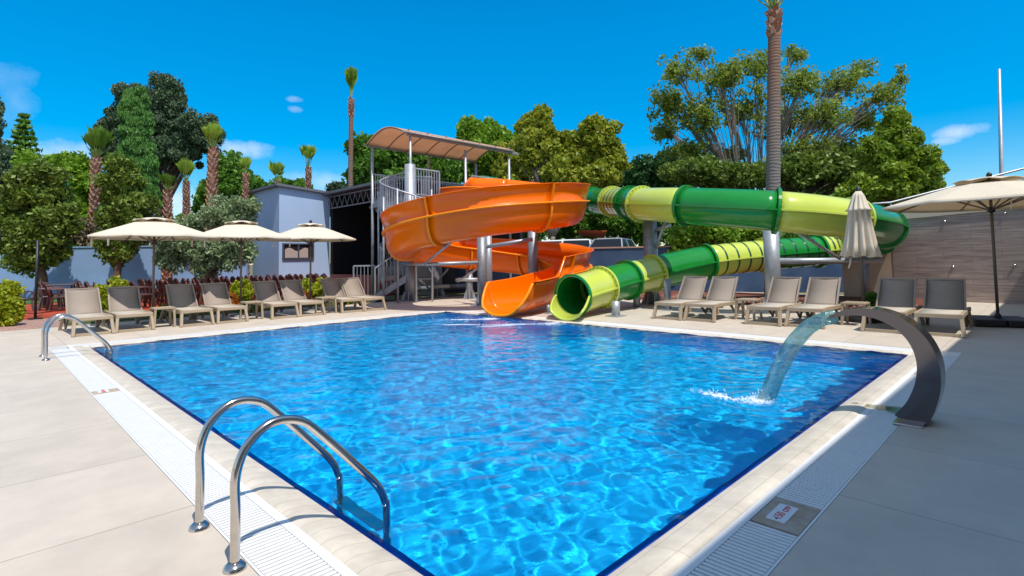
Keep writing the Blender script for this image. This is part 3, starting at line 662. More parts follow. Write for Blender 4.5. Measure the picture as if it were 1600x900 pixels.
tree('leafy_tree', 'yellow-green broad tree above the orange slide', 860, 30, [(840, 200, 34, 30), (825, 240, 48, 36), (875, 235, 44, 34), (930, 225, 44, 42), (955, 255, 34, 28), (905, 275, 70, 26), (800, 270, 45, 30), (848, 180, 16, 14)], 'yellow', .2, 380, 120, .48, shell=.3, trunk_r=.22, twigs=.5, bark=pale_bark)
tree('conifer_tree', 'dark green tree between the yellow-green tree and the big open tree', 1030, 36, [(1040, 268, 48, 32), (1005, 280, 38, 34), (1065, 252, 24, 22), (980, 292, 30, 24)], 'dark', .22, 160, 120, .5)
# dark mass of trees behind the car park
tree('leafy_tree', 'shady tree behind the parked cars under the upper green tube', 950, 34, [(930, 345, 50, 26), (975, 340, 30, 30), (890, 350, 40, 22), (1010, 352, 30, 28)], 'mid', .2, 170, 120, .5, z0=.8)
big = [(1060, 110, 36, 28), (1045, 160, 38, 36), (1095, 85, 26, 20), (1125, 120, 45, 34), (1185, 105, 45, 26), (1240, 85, 30, 18), (1250, 130, 46, 30), (1310, 130, 46, 28), (1345, 110, 30, 20), (1375, 150, 36, 26), (1400, 130, 18, 22), (1040, 205, 30, 26), (1100, 180, 46, 34), (1160, 170, 44, 34), (1225, 190, 48, 34), (1290, 180, 46, 34), (1350, 190, 34, 28), (1320, 230, 50, 26), (1260, 235, 46, 26), (1080, 235, 50, 22), (1140, 240, 40, 22)]
tree('open_crowned_tree', 'large airy tree with pale branching limbs behind the tall palm', 1178, 27, [l + ((k % 3 - 1) * 1.2,) for k, l in enumerate(big)], 'ficus', .125, 1050, 22, .36, bark=pale_bark, trunk_r=.22, twigs=.45, shell=.05, limb_from=.22, stems=3, dr=.9, limb=.34)
tree('leafy_shrub', 'low dark green shrubbery under the big open tree', 1180, 25, [(1090, 270, 60, 26), (1150, 278, 50, 22), (1240, 270, 60, 26), (1300, 265, 50, 30), (1350, 270, 40, 30)], 'wallt', .16, 300, 110, .45, cat='shrub', z0=0, trunk_r=.15)
tree('leafy_tree', 'dense glossy conical tree, rightmost beside the sky', 1400, 22.5, [(1400, 180, 14, 26), (1402, 215, 32, 34), (1418, 255, 44, 38), (1385, 285, 50, 40), (1440, 288, 32, 26), (1370, 245, 30, 36), (1350, 300, 40, 30), (1425, 315, 40, 22)], 'glossy', .15, 520, 110, .30, shell=.4, trunk_r=.2)
tree('leafy_shrub', 'leafy green shrub behind the navy wall and lower green tube', 1095, 21.6, [(1075, 375, 38, 26), (1115, 370, 40, 30), (1160, 375, 34, 26), (1060, 400, 22, 14)], 'bright', .13, 190, 120, .34, cat='shrub', trunk_r=.1)
tree('leafy_shrub', 'green shrub filling the gap right of the steel column', 1240, 21.8, [(1230, 378, 36, 18), (1280, 372, 34, 24), (1330, 365, 34, 24)], 'mid', .13, 120, 110, .32, cat='shrub', trunk_r=.1)
tree('leafy_shrub', 'scrubby brownish hedge on top of the blue garden wall', 110, 24.8, [(20, 355, 40, 26), (80, 365, 40, 22), (140, 362, 40, 24), (200, 365, 40, 22)], mat('dry_twigs', (.16, .12, .07), .9, island=(.25, .21, .12), trans=.2), .1, 160, 90, .35, cat='hedge', trunk_r=.06)
tree('leafy_shrub', 'green bushes in the gap below the thin sky between palm trunks', 280, 34, [(250, 355, 50, 22), (310, 352, 40, 24), (370, 345, 45, 26), (420, 335, 40, 24), (180, 350, 40, 24)], 'mid', .2, 150, 110, .5, cat='shrub', trunk_r=.1)
tree('leafy_tree', 'dark tree seen through the slide supports left of the cars', 780, 30, [(770, 330, 40, 34), (720, 335, 40, 34), (820, 335, 34, 30), (660, 330, 40, 40)], 'dark', .2, 150, 110, .5)

for i_, (px_, lob, lab_) in enumerate(((640, [(640, 350, 60, 40), (600, 345, 50, 36)], 'far green tree behind the stage roof and tower'), (760, [(740, 345, 60, 40), (800, 350, 55, 36)], 'far green tree seen between the orange bends'),
        (870, [(860, 345, 60, 40), (910, 350, 50, 34)], 'far green tree behind the leftmost parked cars'), (1010, [(985, 345, 60, 40), (1040, 350, 55, 36)], 'far green tree behind the silver estate car'),
        (1130, [(1110, 340, 70, 46), (1170, 345, 50, 40)], 'far green tree behind the shrub by the navy wall'), (1290, [(1250, 330, 70, 50), (1320, 335, 60, 50)], 'far green tree behind the closed parasol'),
        (330, [(300, 385, 70, 30), (400, 380, 60, 34)], 'far green tree low behind the olive tree'), (150, [(120, 390, 80, 26), (220, 390, 60, 26)], 'far green tree low behind the blue garden wall'))):
    tree('leafy_tree', lab_, px_, 46, lob, 'mid', .30, 110, 110, .9, trunk_r=.2, shell=.2)
# ---- palms
def fan(g, base, dirv, length, spread, blades=18, fold=.35):
    dirv = dirv.normalized(); s, u = frame_of(dirv)
    for i in range(blades):
        a = (i / (blades - 1) - .5) * spread; ln = length * (1 - .22 * abs(i / (blades - 1) - .5) * 2) * random.uniform(.92, 1.06)
        d_ = (dirv * math.cos(a) + s * math.sin(a) + u * fold * (abs(a) / spread)).normalized(); w_ = ln * .045
        nrm = d_.cross(s * math.cos(a) - dirv * math.sin(a)).normalized(); sd_ = d_.cross(nrm)
        p1 = base + d_ * ln * .55; tip = base + d_ * ln + Vector((0, 0, -.10 * ln * random.random()))
        w_ *= 1.5; g.add([base, p1 + sd_ * w_, tip, p1 - sd_ * w_], [(0, 1, 2, 3)])
def palm(px, d, y_base_trunk, y_tr, y_top, wpx, label, tied=.35, young=False, group=None, boots=True, nf=14, crown_w=None, lean=0):
    base = at(px, 400, d); base.z = 0; top = at(px + lean, y_tr, d); r_ = wpx * d / F_PX / 2; cr = at(px + lean, y_top, d)
    t_ = thing('palm_tree', label, 'palm tree', tuple(base), 0, group); H = top.z; n = 14
    path = [base.lerp(Vector((top.x, top.y, top.z)), i / n) for i in range(n + 1)]
    MB().tube(path, [r_ * (1.15 - .25 * i / n) for i in range(n + 1)], 12).build('trunk', palmtr_m, t_, world=True)
    g = MB(); zz = .5 if boots is True else H * boots; k = 0
    while zz < H - .02:
        an = k * 2.39996; rr = r_ * (1.15 - .25 * zz / H); p = path[0].lerp(path[-1], zz / H); o_ = Vector((math.cos(an), math.sin(an), 0)); s_ = Vector((-o_.y, o_.x, 0))
        a0 = p + o_ * rr * .85; ww = rr * .5; e = p + o_ * (rr * random.uniform(1.3, 1.6)) + Vector((0, 0, rr * random.uniform(.9, 1.4)))
        g.add([a0 - s_ * ww, a0 + s_ * ww, e + s_ * ww * .45, e - s_ * ww * .45, a0 + Vector((0, 0, rr * .9)) - s_ * ww * .6, a0 + Vector((0, 0, rr * .9)) + s_ * ww * .6],
              [(0, 1, 2, 3), (3, 2, 5, 4), (0, 3, 4), (1, 5, 2)]); zz += max(.018, rr * .14); k += 1
    if g.v: g.build('leaf_boots', boot_m, t_, world=True)
    hc = (cr - top).length; gf = MB(); gp_ = MB()
    for i in range(nf):
        an = i * 2.39996; tilt = tied * (.35 + .9 * (i / nf)); dv = Vector((math.cos(an) * math.sin(tilt), math.sin(an) * math.sin(tilt), math.cos(tilt)))
        pl = hc * random.uniform(.30, .5); b2 = top + dv * pl; gp_.tube([top + dv * .02, b2], [r_ * .16, r_ * .08], 4, cap=False)
        fan(gf, b2, (dv + Vector((0, 0, .25))), (hc - pl * .85) * random.uniform(.6, 1.18), 1.5 if young else .95, 22, .55)
    c_ = gf.build('crown', LV['palmy'] if young else LV['palm'], t_, world=True); gp_.build('stalks', petiole_m, t_, world=True)
    return t_
PG = 'fan palms planted behind the terrace'
palm(150, 25, 0, 248, 200, 13, 'reddish-trunked palm with bushy dark fan crown, leftmost palm', .55, nf=22, group=PG)
palm(171, 26, 0, 275, 236, 9, 'short palm with single bright fan beside the leftmost palm', .3, True, nf=8, group=PG, lean=4)
palm(262, 23, 0, 300, 268, 11, 'low palm with dull green crown behind the first open parasol', .6, nf=16, group=PG)
palm(293, 24.5, 0, 285, 250, 9, 'palm with a bright folded fan, between the low palm and the tall one', .45, True, nf=10, group=PG, lean=-2)
palm(329, 22.5, 0, 234, 193, 13, 'tallest red-brown booted palm in the left group, over the olive tree', .45, nf=18, young=True, group=PG, lean=4)
palm(384, 27, 0, 272, 245, 8, 'slim palm with two upright fans left of the blue house', .35, True, nf=8, group=PG)
palm(433, 32, 0, 284, 252, 7, 'palm top with spread fans directly above the blue house roof corner', .55, True, nf=9, group=PG)
palm(480, 33, 0, 262, 226, 8, 'palm with forked bright crown above the stage roof', .4, True, nf=10, group=PG, lean=2)
palm(546, 30, 0, 155, 106, 8, 'very tall thin palm with tied upright crown left of the tower canopy', .16, nf=26, boots=.90, lean=3, group=PG)
palm(1204, 18.2, 0, 18, -70, 20, 'giant palm trunk rising past the top of the view, behind the green tube', .6, nf=20, boots=.90, lean=6)

# ---- bushes
def bush(px, py, rx, ry, d, label, leaf='bush', size=.07, n=60):
    b = gp(px, py); z = EYE
    return tree('garden_bush', label, px, d, [(px, py - ry * 1.05, rx, ry), (px - rx * .4, py - ry * .6, rx * .6, ry * .55), (px + rx * .45, py - ry * .7, rx * .6, ry * .6)], leaf, size, n, 70, .13, trunk_r=.025, shell=.3, cat='bush', group='lime green bushes along the terrace edge', elong=1.7, limb_from=.4)
bush(8, 508, 18, 30, 12.9, 'big lime-yellow bush cut by the left edge of the view', n=170)
bush(164, 490, 12, 17, 15.2, 'lime bush rising between the first two left loungers', n=70)
bush(184, 455, 8, 9, 15.6, 'lime sprig topping the back of the second left lounger', n=30)
bush(376, 478, 15, 19, 17.2, 'lime bush around the second parasol pole', n=100)
bush(482, 465, 11, 12, 18.4, 'lime bush left of the third parasol pole', n=60)
bush(505, 467, 14, 14, 18.2, 'lime bush right of the third parasol pole', n=80)
bush(540, 474, 9, 15, 18.0, 'lime bush between the last two left loungers', n=50)
bush(362, 482, 8, 9, 16.8, 'small red-leaved bush behind the fourth left lounger', 'redl', n=30)
bush(477, 476, 8, 9, 17.9, 'small red-leaved bush beside the third side table', 'redl', n=30)
bush(1362, 478, 9, 12, 12.4, 'thin green sapling beside the closed parasol', 'mid', .06, 14)
bush(262, 500, 18, 10, 14.2, 'low green plant under the first side table', 'mid', .06, 40)
bush(390, 492, 16, 8, 15.6, 'low green plant under the second side table', 'mid', .06, 40)
# mulch stones
g = MB(); rg = random.Random(2)
for i in range(420):
    x, y = rg.uniform(15.7, 17.2), rg.uniform(2.4, 10.9); s = rg.uniform(.03, .09)
    g.lathe([(0, s * .8), (s * .7, s * .6), (s, 0), (s * .6, -s * .3)], (x, y, .055), rg.choice((5, 6, 7)), smooth=False)
g.build('lava_gravel', mat('lava_stone', (.24, .07, .04), .9, island=(.35, .20, .15)), label='reddish lava stones along the foot of the navy wall', cat='gravel', kind='stuff')

# ------------------------------------------------------------------ water slides
def sweep_open(path, prof_fn, g, i0, i1, normals):
    rows = []
    for i in range(i0, i1 + 1):
        p = path[i]; s = normals[i]; rows.append([p + s * a + Vector((0, 0, b)) for a, b in prof_fn(i)])
    g.grid(rows, True); return g
# orange open flume; control points = flange-level centre, camera-plan metres
oc = Vector((-.80, 17.2)); Ro = 2.62
def arc(deg, z, rr=Ro): return c2w(oc.x + rr * math.cos(R(deg)), oc.y + rr * math.sin(R(deg)), z)
ctrl = [c2w(-2.35, 20.75, 4.12), c2w(-1.75, 20.15, 4.08), arc(82, 3.95), arc(45, 3.62), arc(0, 3.24), arc(-45, 2.99), arc(-90, 2.76), arc(-135, 2.46), arc(-180, 2.20), arc(-225, 1.95), arc(-262, 1.76),
        arc(-290, 1.62), arc(-325, 1.42), arc(-360, 1.20), c2w(1.6, 15.95, 1.08), c2w(1.1, 15.05, .99), c2w(.52, 14.2, .88), c2w(-.08, 13.35, .81)]
SP = 10; opath = spline(ctrl, SP); no = len(opath)
onorm = []
for i in range(no):
    t_v = (opath[min(no - 1, i + 1)] - opath[max(0, i - 1)]); t_v.z = 0; t_v.normalize(); onorm.append(Vector((-t_v.y, t_v.x, 0)))   # left of travel = outer side
def wall_h(i):                               # outer wall height above the flange
    k = i / SP
    if k < .3: return .40
    if k < 15.5: return .47
    if k < 15.9: return .47 * (1 - (k - 15.5) / .4) + .02
    return .02
UR, UD = .56, .74
def uprof(i, outw=0.0):
    k = i / SP; w_ = UR; dpt = UD
    flare = 0 if k < 15.6 else min(1, (k - 15.6) / 1.3)
    w_ += .12 * flare; dpt = min(dpt, opath[i].z - .02)
    pts = [(-(w_ + .08), 0 + .0), (-(w_), .02)]
    n = 14
    for j in range(n + 1):
        a = PI + PI * j / n
        x = math.cos(a); y = math.sin(a)
        x = math.copysign(abs(x) ** .8, x); pts.append(((w_ + outw) * x, (dpt + outw) * y * abs(y) ** -.15 if abs(y) > .01 else 0))
    h = wall_h(i); pts += [(w_ + .03, .015), (w_ - .02, .03), (w_ + .05, .03 + h * .5), (w_ + .12, .03 + h), (w_ + .17, .03 + h)]
    return pts
so_ = thing('water_slide', 'orange open flume slide curling down from the tower into the pool', 'water slide', tuple(c2w(oc.x, oc.y, 0)))
joints = [0, 2, 4, 6, 8, 10, 12, 14, 17]
joints = [0, 20, 38, 52, 66, 80, 97, 113, 130, 150, 170]
for a, b in zip(joints[:-1], joints[1:]):
    sweep_open(opath, uprof, MB(), a, min(b, no - 1), onorm).build('flume_section', orange_m, so_, world=True, solid=.02)
# flange ledge running along the outer wall, and inner lip roll
g = MB()
for side, sg in (('o', 1), ('i', -1)):
    rows = []
    for i in range(no):
        w_ = UR + (0 if i / SP < 15.6 else .12 * min(1, (i / SP - 15.6) / 1.3)); p = opath[i]; s = onorm[i] * sg
        rows.append([p + s * (w_ + .035), p + s * (w_ + .11) + Vector((0, 0, .012)), p + s * (w_ + .115) + Vector((0, 0, -.03)), p + s * (w_ + .02) + Vector((0, 0, -.045))])
    g.grid(rows, True)
g.build('flange_ledge', orange2_m, so_, world=True)
for j in joints[1:-1]:
    p = opath[j]; t_v = Vector((onorm[j].y, -onorm[j].x, 0)); pr = uprof(j); rows = []
    for dt in (-.03, .03):
        rows.append([p + t_v * dt + onorm[j] * a * 1.0 + Vector((0, 0, b)) for a, b in pr[2:-1]])
    cen = [(0, -.2)]
    def outp(a, b):
        v = Vector((a, b + .05)); 
        if b > .02: return (a + .07, b)
        v.normalize(); return (a + v.x * .075, b + v.y * .075)
    ro = [[p + t_v * dt + onorm[j] * outp(a, b)[0] + Vector((0, 0, outp(a, b)[1])) for a, b in pr[2:-1]] for dt in (-.03, .03)]
    MB().grid([rows[0], ro[0], ro[1], rows[1]], False).build('joint_rib', orange2_m, so_, world=True)

for j in joints[1:-1]:
    p = opath[j]; t_v = Vector((onorm[j].y, -onorm[j].x, 0)); pr = uprof(j); bl = MB()
    for a, b in pr[2:-3:1]:
        v = Vector((a, b + .05)); v.normalize(); c_ = p + onorm[j] * (a + v.x * .04) + Vector((0, 0, b + v.y * .04)); bl.tube([c_ - t_v * .045, c_ + t_v * .045], .012, 5)
    bl.build('flange_bolts', mat('bolt_steel', (.3, .3, .3), .4, .8), so_, world=True)
# green closed tube
gc = [(748, 291, 22.3), (800, 300, 22.2), (862, 308, 21.8), (925, 313, 20.8), (957, 315, 18.7), (985, 317, 16.9), (1003, 319, 15.8), (1072, 321.5, 14.1), (1213, 330, 12.6), (1331, 343, 12.9),
      (1381, 356, 14.3), (1372, 370, 16.2), (1318, 386, 17.2), (1277, 392, 17.2), (1192, 399, 16.8), (1103, 409, 16.2), (1021, 427, 15.5), (979, 437.5, 14.7), (938, 449, 13.85), (895, 462, 12.85)]
gctrl = [at(*p) for p in gc]; gpath = spline(gctrl, 10); ng = len(gpath); TR = .465
sg_ = thing('water_slide', 'green and lime closed tube slide looping round to the pool', 'water slide', tuple(c2w(5, 15, 0)))
def gframe(i):
    tv = (gpath[min(ng - 1, i + 1)] - gpath[max(0, i - 1)]).normalized(); s, u = frame_of(tv); return tv, s, u
def gring(i, r_, n=32, shift=0):
    tv, s, u = gframe(i); return [gpath[i] + tv * shift + (s * math.cos(2 * PI * j / n) + u * math.sin(2 * PI * j / n)) * r_ for j in range(n)]
segcols = ['g', 'g', 'g', 'g', 'L', 'g', 'l', 'g', 'l', 'g', 'g', 'g', 'L', 'G', 'L', 'g', 'l', 'g', 'l']
for k, cc in enumerate(segcols):
    a, b = k * 10, (k + 1) * 10; mm = green_m if cc in 'gG' else lime_m
    sec = MB().grid([gring(i, TR) for i in range(a, b + 1)], True, close=True).build('tube_section', mm, sg_, world=True, solid=.02)
    if cc in 'LG':
        gs = MB(); seg_len = sum((gpath[i + 1] - gpath[i]).length for i in range(a, b)); ns = 4 if seg_len < 2.5 else 5
        for q in range(ns):
            i = a + 1 + int((q + .5) / ns * 8); gs.grid([gring(i, TR + .010, 32, -.03), gring(i, TR + .018, 32, -.028), gring(i, TR + .018, 32, .028), gring(i, TR + .010, 32, .03)], True, close=True)
        gs.build('stripe_bands', dgreen_m, sec, world=True)
    # clam-shell seam ridges
    for sgn in (1, -1):
        rg_ = MB(); rows = []
        for i in range(a, b + 1):
            tv, s, u = gframe(i); rows.append([gpath[i] + s * sgn * (TR + q) + u * h for q, h in ((.008, .022), (.065, .020), (.065, -.020), (.008, -.022))])
        rg_.grid(rows, False); rg_.build('seam_ridge', mm, sec, world=True)
for k in range(1, 20):
    i = min(k * 10, ng - 1); big_ = 1 if k < 19 else .6
    cc = segcols[k - 1] if k in (1, 2, 3) else segcols[min(k, 18)]
    mm = lime_m if (k in (4, 6, 9, 12, 14, 16, 18)) else green_m
    if k == 19: mm = green_m
    rr = TR + .085 * big_
    MB().grid([gring(i, TR + .008, 40, -.035), gring(i, rr, 40, -.035), gring(i, rr, 40, .035), gring(i, TR + .008, 40, .035)], False, close=True).build('joint_ring', mm, sg_, world=True)
    if 3 < k < 19:
        bl = MB()
        for j in range(26):
            tv, s, u = gframe(i); an = 2 * PI * (j + .5) / 26; c_ = gpath[i] + (s * math.cos(an) + u * math.sin(an)) * (TR + .05)
            bl.tube([c_ - tv * .05, c_ + tv * .05], .012, 5)
        bl.build('flange_bolts', mat('bolt_dark', (.05, .06, .05), .4, .6), sg_, world=True)
MB().grid([gring(i, TR - .018) for i in range(ng - 9, ng)], True, close=True).build('inner_liner', green_m, sg_, world=True)
# exit lip: lower half shell that runs out over the water
tv, s, u = gframe(ng - 1); fl = Vector((tv.x, tv.y, 0)).normalized(); fl = (fl * .55 + c2w(0, -1) * .6).normalized(); rows = []
for q in range(13):
    k = q / 12; c_ = gpath[-1] + fl * (.03 + .72 * k) + Vector((0, 0, -.03 * k)); ph = 0 + .62 * (k ** 1.4)     # side height falls away
    row = []
    for j in range(25):
        a_ = PI + ph + (PI - 2 * ph) * j / 24; rr = TR * (1 + .10 * k); row.append(c_ + s * math.cos(a_) * rr + Vector((0, 0, math.sin(a_) * TR * (.98 - .0 * k))))
    rows.append(row)
MB().grid(rows, True).build('exit_lip', lime_m, sg_, world=True, solid=.03)
g = MB(); rim = [r_[0] for r_ in rows] + rows[-1][1:-1] + [r_[-1] for r_ in reversed(rows)]; g.tube(rim, .028, 8); g.build('lip_rim', lime_m, sg_, world=True)
# orange mouth: scooped end lip
rows = []
for q in range(9):
    k = q / 8; tvo = Vector((onorm[-1].y, -onorm[-1].x, 0)); c_ = opath[-1] + tvo * (.42 * k); c_.z = opath[-1].z - .02 * k; row = []
    for j in range(25):
        ph = .75 * k ** 1.3; a_ = PI + ph + (PI - 2 * ph) * j / 24; x = math.cos(a_); y = math.sin(a_); row.append(c_ + onorm[-1] * math.copysign(abs(x) ** .8, x) * (UR + .12) + Vector((0, 0, (min(UD, opath[-1].z - .02) - .004) * y * abs(y) ** -.15 if abs(y) > .01 else 0)))
    rows.append(row)
MB().grid(rows, True).build('exit_lip', orange_m, so_, world=True, solid=.025)
g = MB(); rim = [r_[0] for r_ in rows] + rows[-1][1:-1] + [r_[-1] for r_ in reversed(rows)]; g.tube(rim, .035, 8); g.build('lip_rim', orange2_m, so_, world=True)

# supports
CG = 'steel columns carrying the slides'
def column(px, d, ztop, r_, label, m_=galv_m, arms=(), flare=True, base_z=0):
    b = at(px, 400, d); b.z = base_z; t_ = thing('support_column', label, 'column', tuple(b), 0, CG)
    MB().tube([b, (b.x, b.y, ztop)], r_, 18).build('post', m_, t_, world=True)
    MB().box((0, 0, .012), (r_ * 3.6, r_ * 3.6, .024)).build('base_plate', galv2_m, t_)
    if flare:
        g = MB()
        for j in range(8):
            an = j * PI / 4; o_ = Vector((math.cos(an), math.sin(an), 0)); s_ = Vector((-o_.y, o_.x, 0)) * .008
            q = [o_ * r_ * .98 + Vector((0, 0, .02)), o_ * r_ * 1.7 + Vector((0, 0, .02)), o_ * r_ * 1.02 + Vector((0, 0, .34))]
            g.add([v - s_ for v in q] + [v + s_ for v in q], [(0, 1, 2), (5, 4, 3), (0, 3, 4, 1), (1, 4, 5, 2), (2, 5, 3, 0)])
        g.build('gusset', galv2_m, t_)
    for p0, p1, ar in arms: MB().tube([p0, p1], ar, 12).build('arm', galv2_m, t_, world=True)
    return t_
def below(i, path, dz): return path[i] - Vector((0, 0, dz))
p755 = at(753, 412, 16.6)
column(753, 16.6, 2.12, .15, 'grey slide column left of the orange mouth with two long arms', arms=(
    (at(753, 410, 16.6), at(664, 413, 16.0), .055), (at(664, 412, 16.0), at(704, 379, 14.9), .035), (at(757, 386, 16.6), at(832, 374, 16.2), .06), (at(753, 415, 16.6), at(715, 440, 18.4), .03)))
column(763, 17.6, 2.3, .12, 'pale thinner post standing just behind the column beside the orange mouth', galv2_m)
column(640, 19.0, 1.62, .19, 'thick grey foot column below the left bend of the orange slide', arms=((at(628, 413, 18.6), at(664, 413, 16.0), .05), (at(655, 436, 19), at(675, 455, 20.6), .04)))
column(684, 21.0, 1.55, .17, 'shaded braced post under the tower behind the orange slide', arms=((at(684, 440, 21), at(700, 420, 20.4), .035), (at(684, 440, 21), at(668, 418, 20.4), .035)))
column(733, 19.5, .98, .13, 'short post with wide head under the lower orange bend', arms=((at(712, 437, 19.4), at(753, 437, 19.4), .07),))
column(833, 18.2, 2.7, .17, 'thick post behind the lower orange bend seen below the upper one')
column(1017, 15.9, 2.50, .20, 'thick column under the upper green tube near the striped section', arms=((at(1022, 360, 15.9), at(1047, 352, 15.2), .05), (at(1020, 400, 15.9), at(1040, 345, 15.3), .04)))
column(1206, 14.7, 2.15, .20, 'big pale column in front of the lower green tube', galv2_m, arms=((at(1212, 408, 14.7), at(1377, 407, 15.2), .085), (at(1246, 363, 12.7), at(1312, 404, 14.6), .04)))
column(1041, 14.2, .82, .09, 'short galvanised post under the lower green tube behind the first right lounger', flare=False)
column(960, 12.95, .36, .10, 'stubby galvanised foot at the side of the green tube mouth', galv2_m, flare=False)
column(993, 15.0, .55, .10, 'brown-shaded stub post beneath the green tube bend', flare=False)
column(1350, 15.9, 1.33, .12, 'post under the far green loop, behind the closed parasol', flare=False)
column(855, 13.9, .22, .06, 'tiny foot under the orange exit section', flare=False)

# ------------------------------------------------------------------ tower
tw = thing('slide_tower', 'galvanised slide tower platform with balustrades under the beige canopy', 'tower', (13.3, 17.2, 0))
X0, X1, Y0, Y1, PZ = 10.75, 16.0, 16.12, 18.25, 3.72
MB().box(((X0 + X1) / 2, (Y0 + Y1) / 2, PZ - .06), (X1 - X0, Y1 - Y0, .12)).build('platform', galv_m, tw, world=True)
g = MB()
for x in (X0, (X0 + X1) / 2, X1): g.bar((x, Y0, PZ - .2), (x, Y1, PZ - .2), .1, .16)
for y in (Y0, Y1): g.bar((X0, y, PZ - .22), (X1, y, PZ - .22), .1, .2)
g.build('floor_beams', galv_m, tw, world=True)
for x, y in ((X0 - .02, Y1), (X1, Y1), (X1, Y0), ((X0 + X1) / 2, Y1), ((X0 + X1) / 2 + .3, Y0 + .1)):
    MB().tube([(x, y, 0), (x, y, 5.75)], .055, 10).build('post', galv2_m, tw, world=True)
MB().tube([(X0 + .25, Y0 - .02, 3.3), (X0 + .25, Y0 - .02, 6.05)], .05, 10).build('post', galv2_m, tw, world=True)
def rail_panel(a, b, zb, h=1.0, n=None, parent=tw, m_=galv2_m, dz=0, name='balustrade'):
    a, b = Vector(a), Vector(b); ln = (b - a).length; n = n or max(2, int(ln / .11)); g = MB()
    A, B = Vector((a.x, a.y, zb)), Vector((b.x, b.y, zb + dz))
    g.bar(A + Vector((0, 0, h)), B + Vector((0, 0, h)), .045, .05); g.bar(A + Vector((0, 0, .08)), B + Vector((0, 0, .08)), .035, .04)
    for i in range(n + 1):
        p = A.lerp(B, i / n); w_ = .022 if 0 < i < n else .045; g.box((p.x, p.y, p.z + .06 + (h - .06) / 2), (w_, w_, h - .06), rz=PI / 4 * 0)
    return g.build(name, m_, parent, world=True)
rail_panel((11.0, Y0), (12.3, Y0), PZ, 1.02)
rail_panel((13.9, Y0), (16.0, Y0), PZ, 1.02)
rail_panel((X1, Y0), (X1, Y1), PZ, 1.02)
rail_panel((11.4, Y1), (X1, Y1), PZ, 1.02)
rail_panel((X0, Y1), (11.3, Y1), PZ, 1.02)
rail_panel((12.2, Y0 + .35), (11.4, Y0 + .9), PZ, .85)
# canopy
cp = thing('shade_canopy', 'arched beige fabric canopy over the slide tower', 'canopy', (13.3, 17.2, 5.7))
CX0, CX1, CY0, CY1 = 10.55, 16.15, 15.95, 18.45
def arch(x, k, dz=0):   # k 0..1 across
    return Vector((x, CY0 + (CY1 - CY0) * k, 5.98 + .36 * math.sin(PI * k) - .12 * k + dz))
MB().grid([[arch(CX0 + (CX1 - CX0) * i / 20, j / 14, .03) for j in range(15)] for i in range(21)], True).build('canopy_fabric', canopy_m, cp, world=True, solid=.012)
for i in range(7):
    x = CX0 + .05 + (CX1 - CX0 - .1) * i / 6; MB().tube([arch(x, j / 14) for j in range(15)], .022, 6).build('rib', mat('rib_brown', (.22, .16, .13), .5), cp, world=True)
for k in (0, 1): MB().tube([arch(CX0, k, -.01), arch(CX1, k, -.01)], .03, 6).build('eave_rail', galv_m, cp, world=True)
g = MB(); g.bar((CX0 + .3, CY0 + .14, 5.93), (CX1 + .4, CY0 + .14, 5.93), .07, .09)
for i in range(7): x = CX0 + .3 + i * .85; g.bar((x, CY0 + .12, 5.95), (x, CY0 + .02, 6.12), .03, .03)
g.build('edge_beam', galv_m, cp, world=True)
# spiral stair
sc_ = c2w(-3.62, 19.15); SPC = (sc_.x, sc_.y)
sp = thing('spiral_staircase', 'galvanised spiral staircase winding up to the slide tower', 'staircase', (SPC[0], SPC[1], 0))
MB().tube([(SPC[0], SPC[1], 0), (SPC[0], SPC[1], 4.85)], .19, 20).build('centre_column', galv2_m, sp, world=True)
a_end = R(65); turns = 1.3; a_st = a_end + turns * 2 * PI; nst = 19; gt = MB(); hand = []; base_s = []; gb = MB()
z_s = .75
for i in range(nst):
    k0, k1 = i / nst, (i + 1) / nst; a0 = a_st + (a_end - a_st) * k0; a1 = a_st + (a_end - a_st) * k1; z = z_s + (PZ - z_s) * k1
    q = [(SPC[0] + r_ * math.cos(a), SPC[1] + r_ * math.sin(a)) for r_, a in ((.19, a0), (1.05, a0), (1.05, a1), (.19, a1))]; gt.prism(q, z - .04, z)
    gt.prism([q[0], q[1], ((q[1][0] * .98 + q[0][0] * .02), (q[1][1] * .98 + q[0][1] * .02)), ((q[0][0] * .98 + q[1][0] * .02), (q[0][1] * .98 + q[1][1] * .02 + .003))], z - .17, z - .042)
gt.build('treads', galv_m, sp, world=True)
for i in range(nst * 4 + 1):
    k = i / (nst * 4); a = a_st + (a_end - a_st) * k; z = z_s + (PZ - z_s) * k; p = Vector((SPC[0] + 1.05 * math.cos(a), SPC[1] + 1.05 * math.sin(a), z)); hand.append(p + Vector((0, 0, 1.02))); base_s.append(p)
    gb.tube([p + Vector((0, 0, -.1)), p + Vector((0, 0, 1.0))], .013 if i % 4 else .02, 5, cap=False)
MB().tube(hand, .03, 8).build('handrail', galv2_m, sp, world=True); 
g = MB(); g.grid([[p + Vector((0, 0, -.16)), p + Vector((0, 0, .06))] for p in base_s]); g.build('stringer', galv2_m, sp, world=True, solid=.02)
gb.build('balusters', galv2_m, sp, world=True)
for j in range(7):
    a = R(65 + 20 + j * 32); x_, y_ = SPC[0] + 1.1 * math.cos(a), SPC[1] + 1.1 * math.sin(a); MB().tube([(x_, y_, 0), (x_, y_, 3.6 + (.0 if j % 2 else .25))], .035, 8).build('outer_post', galv2_m, sp, world=True)
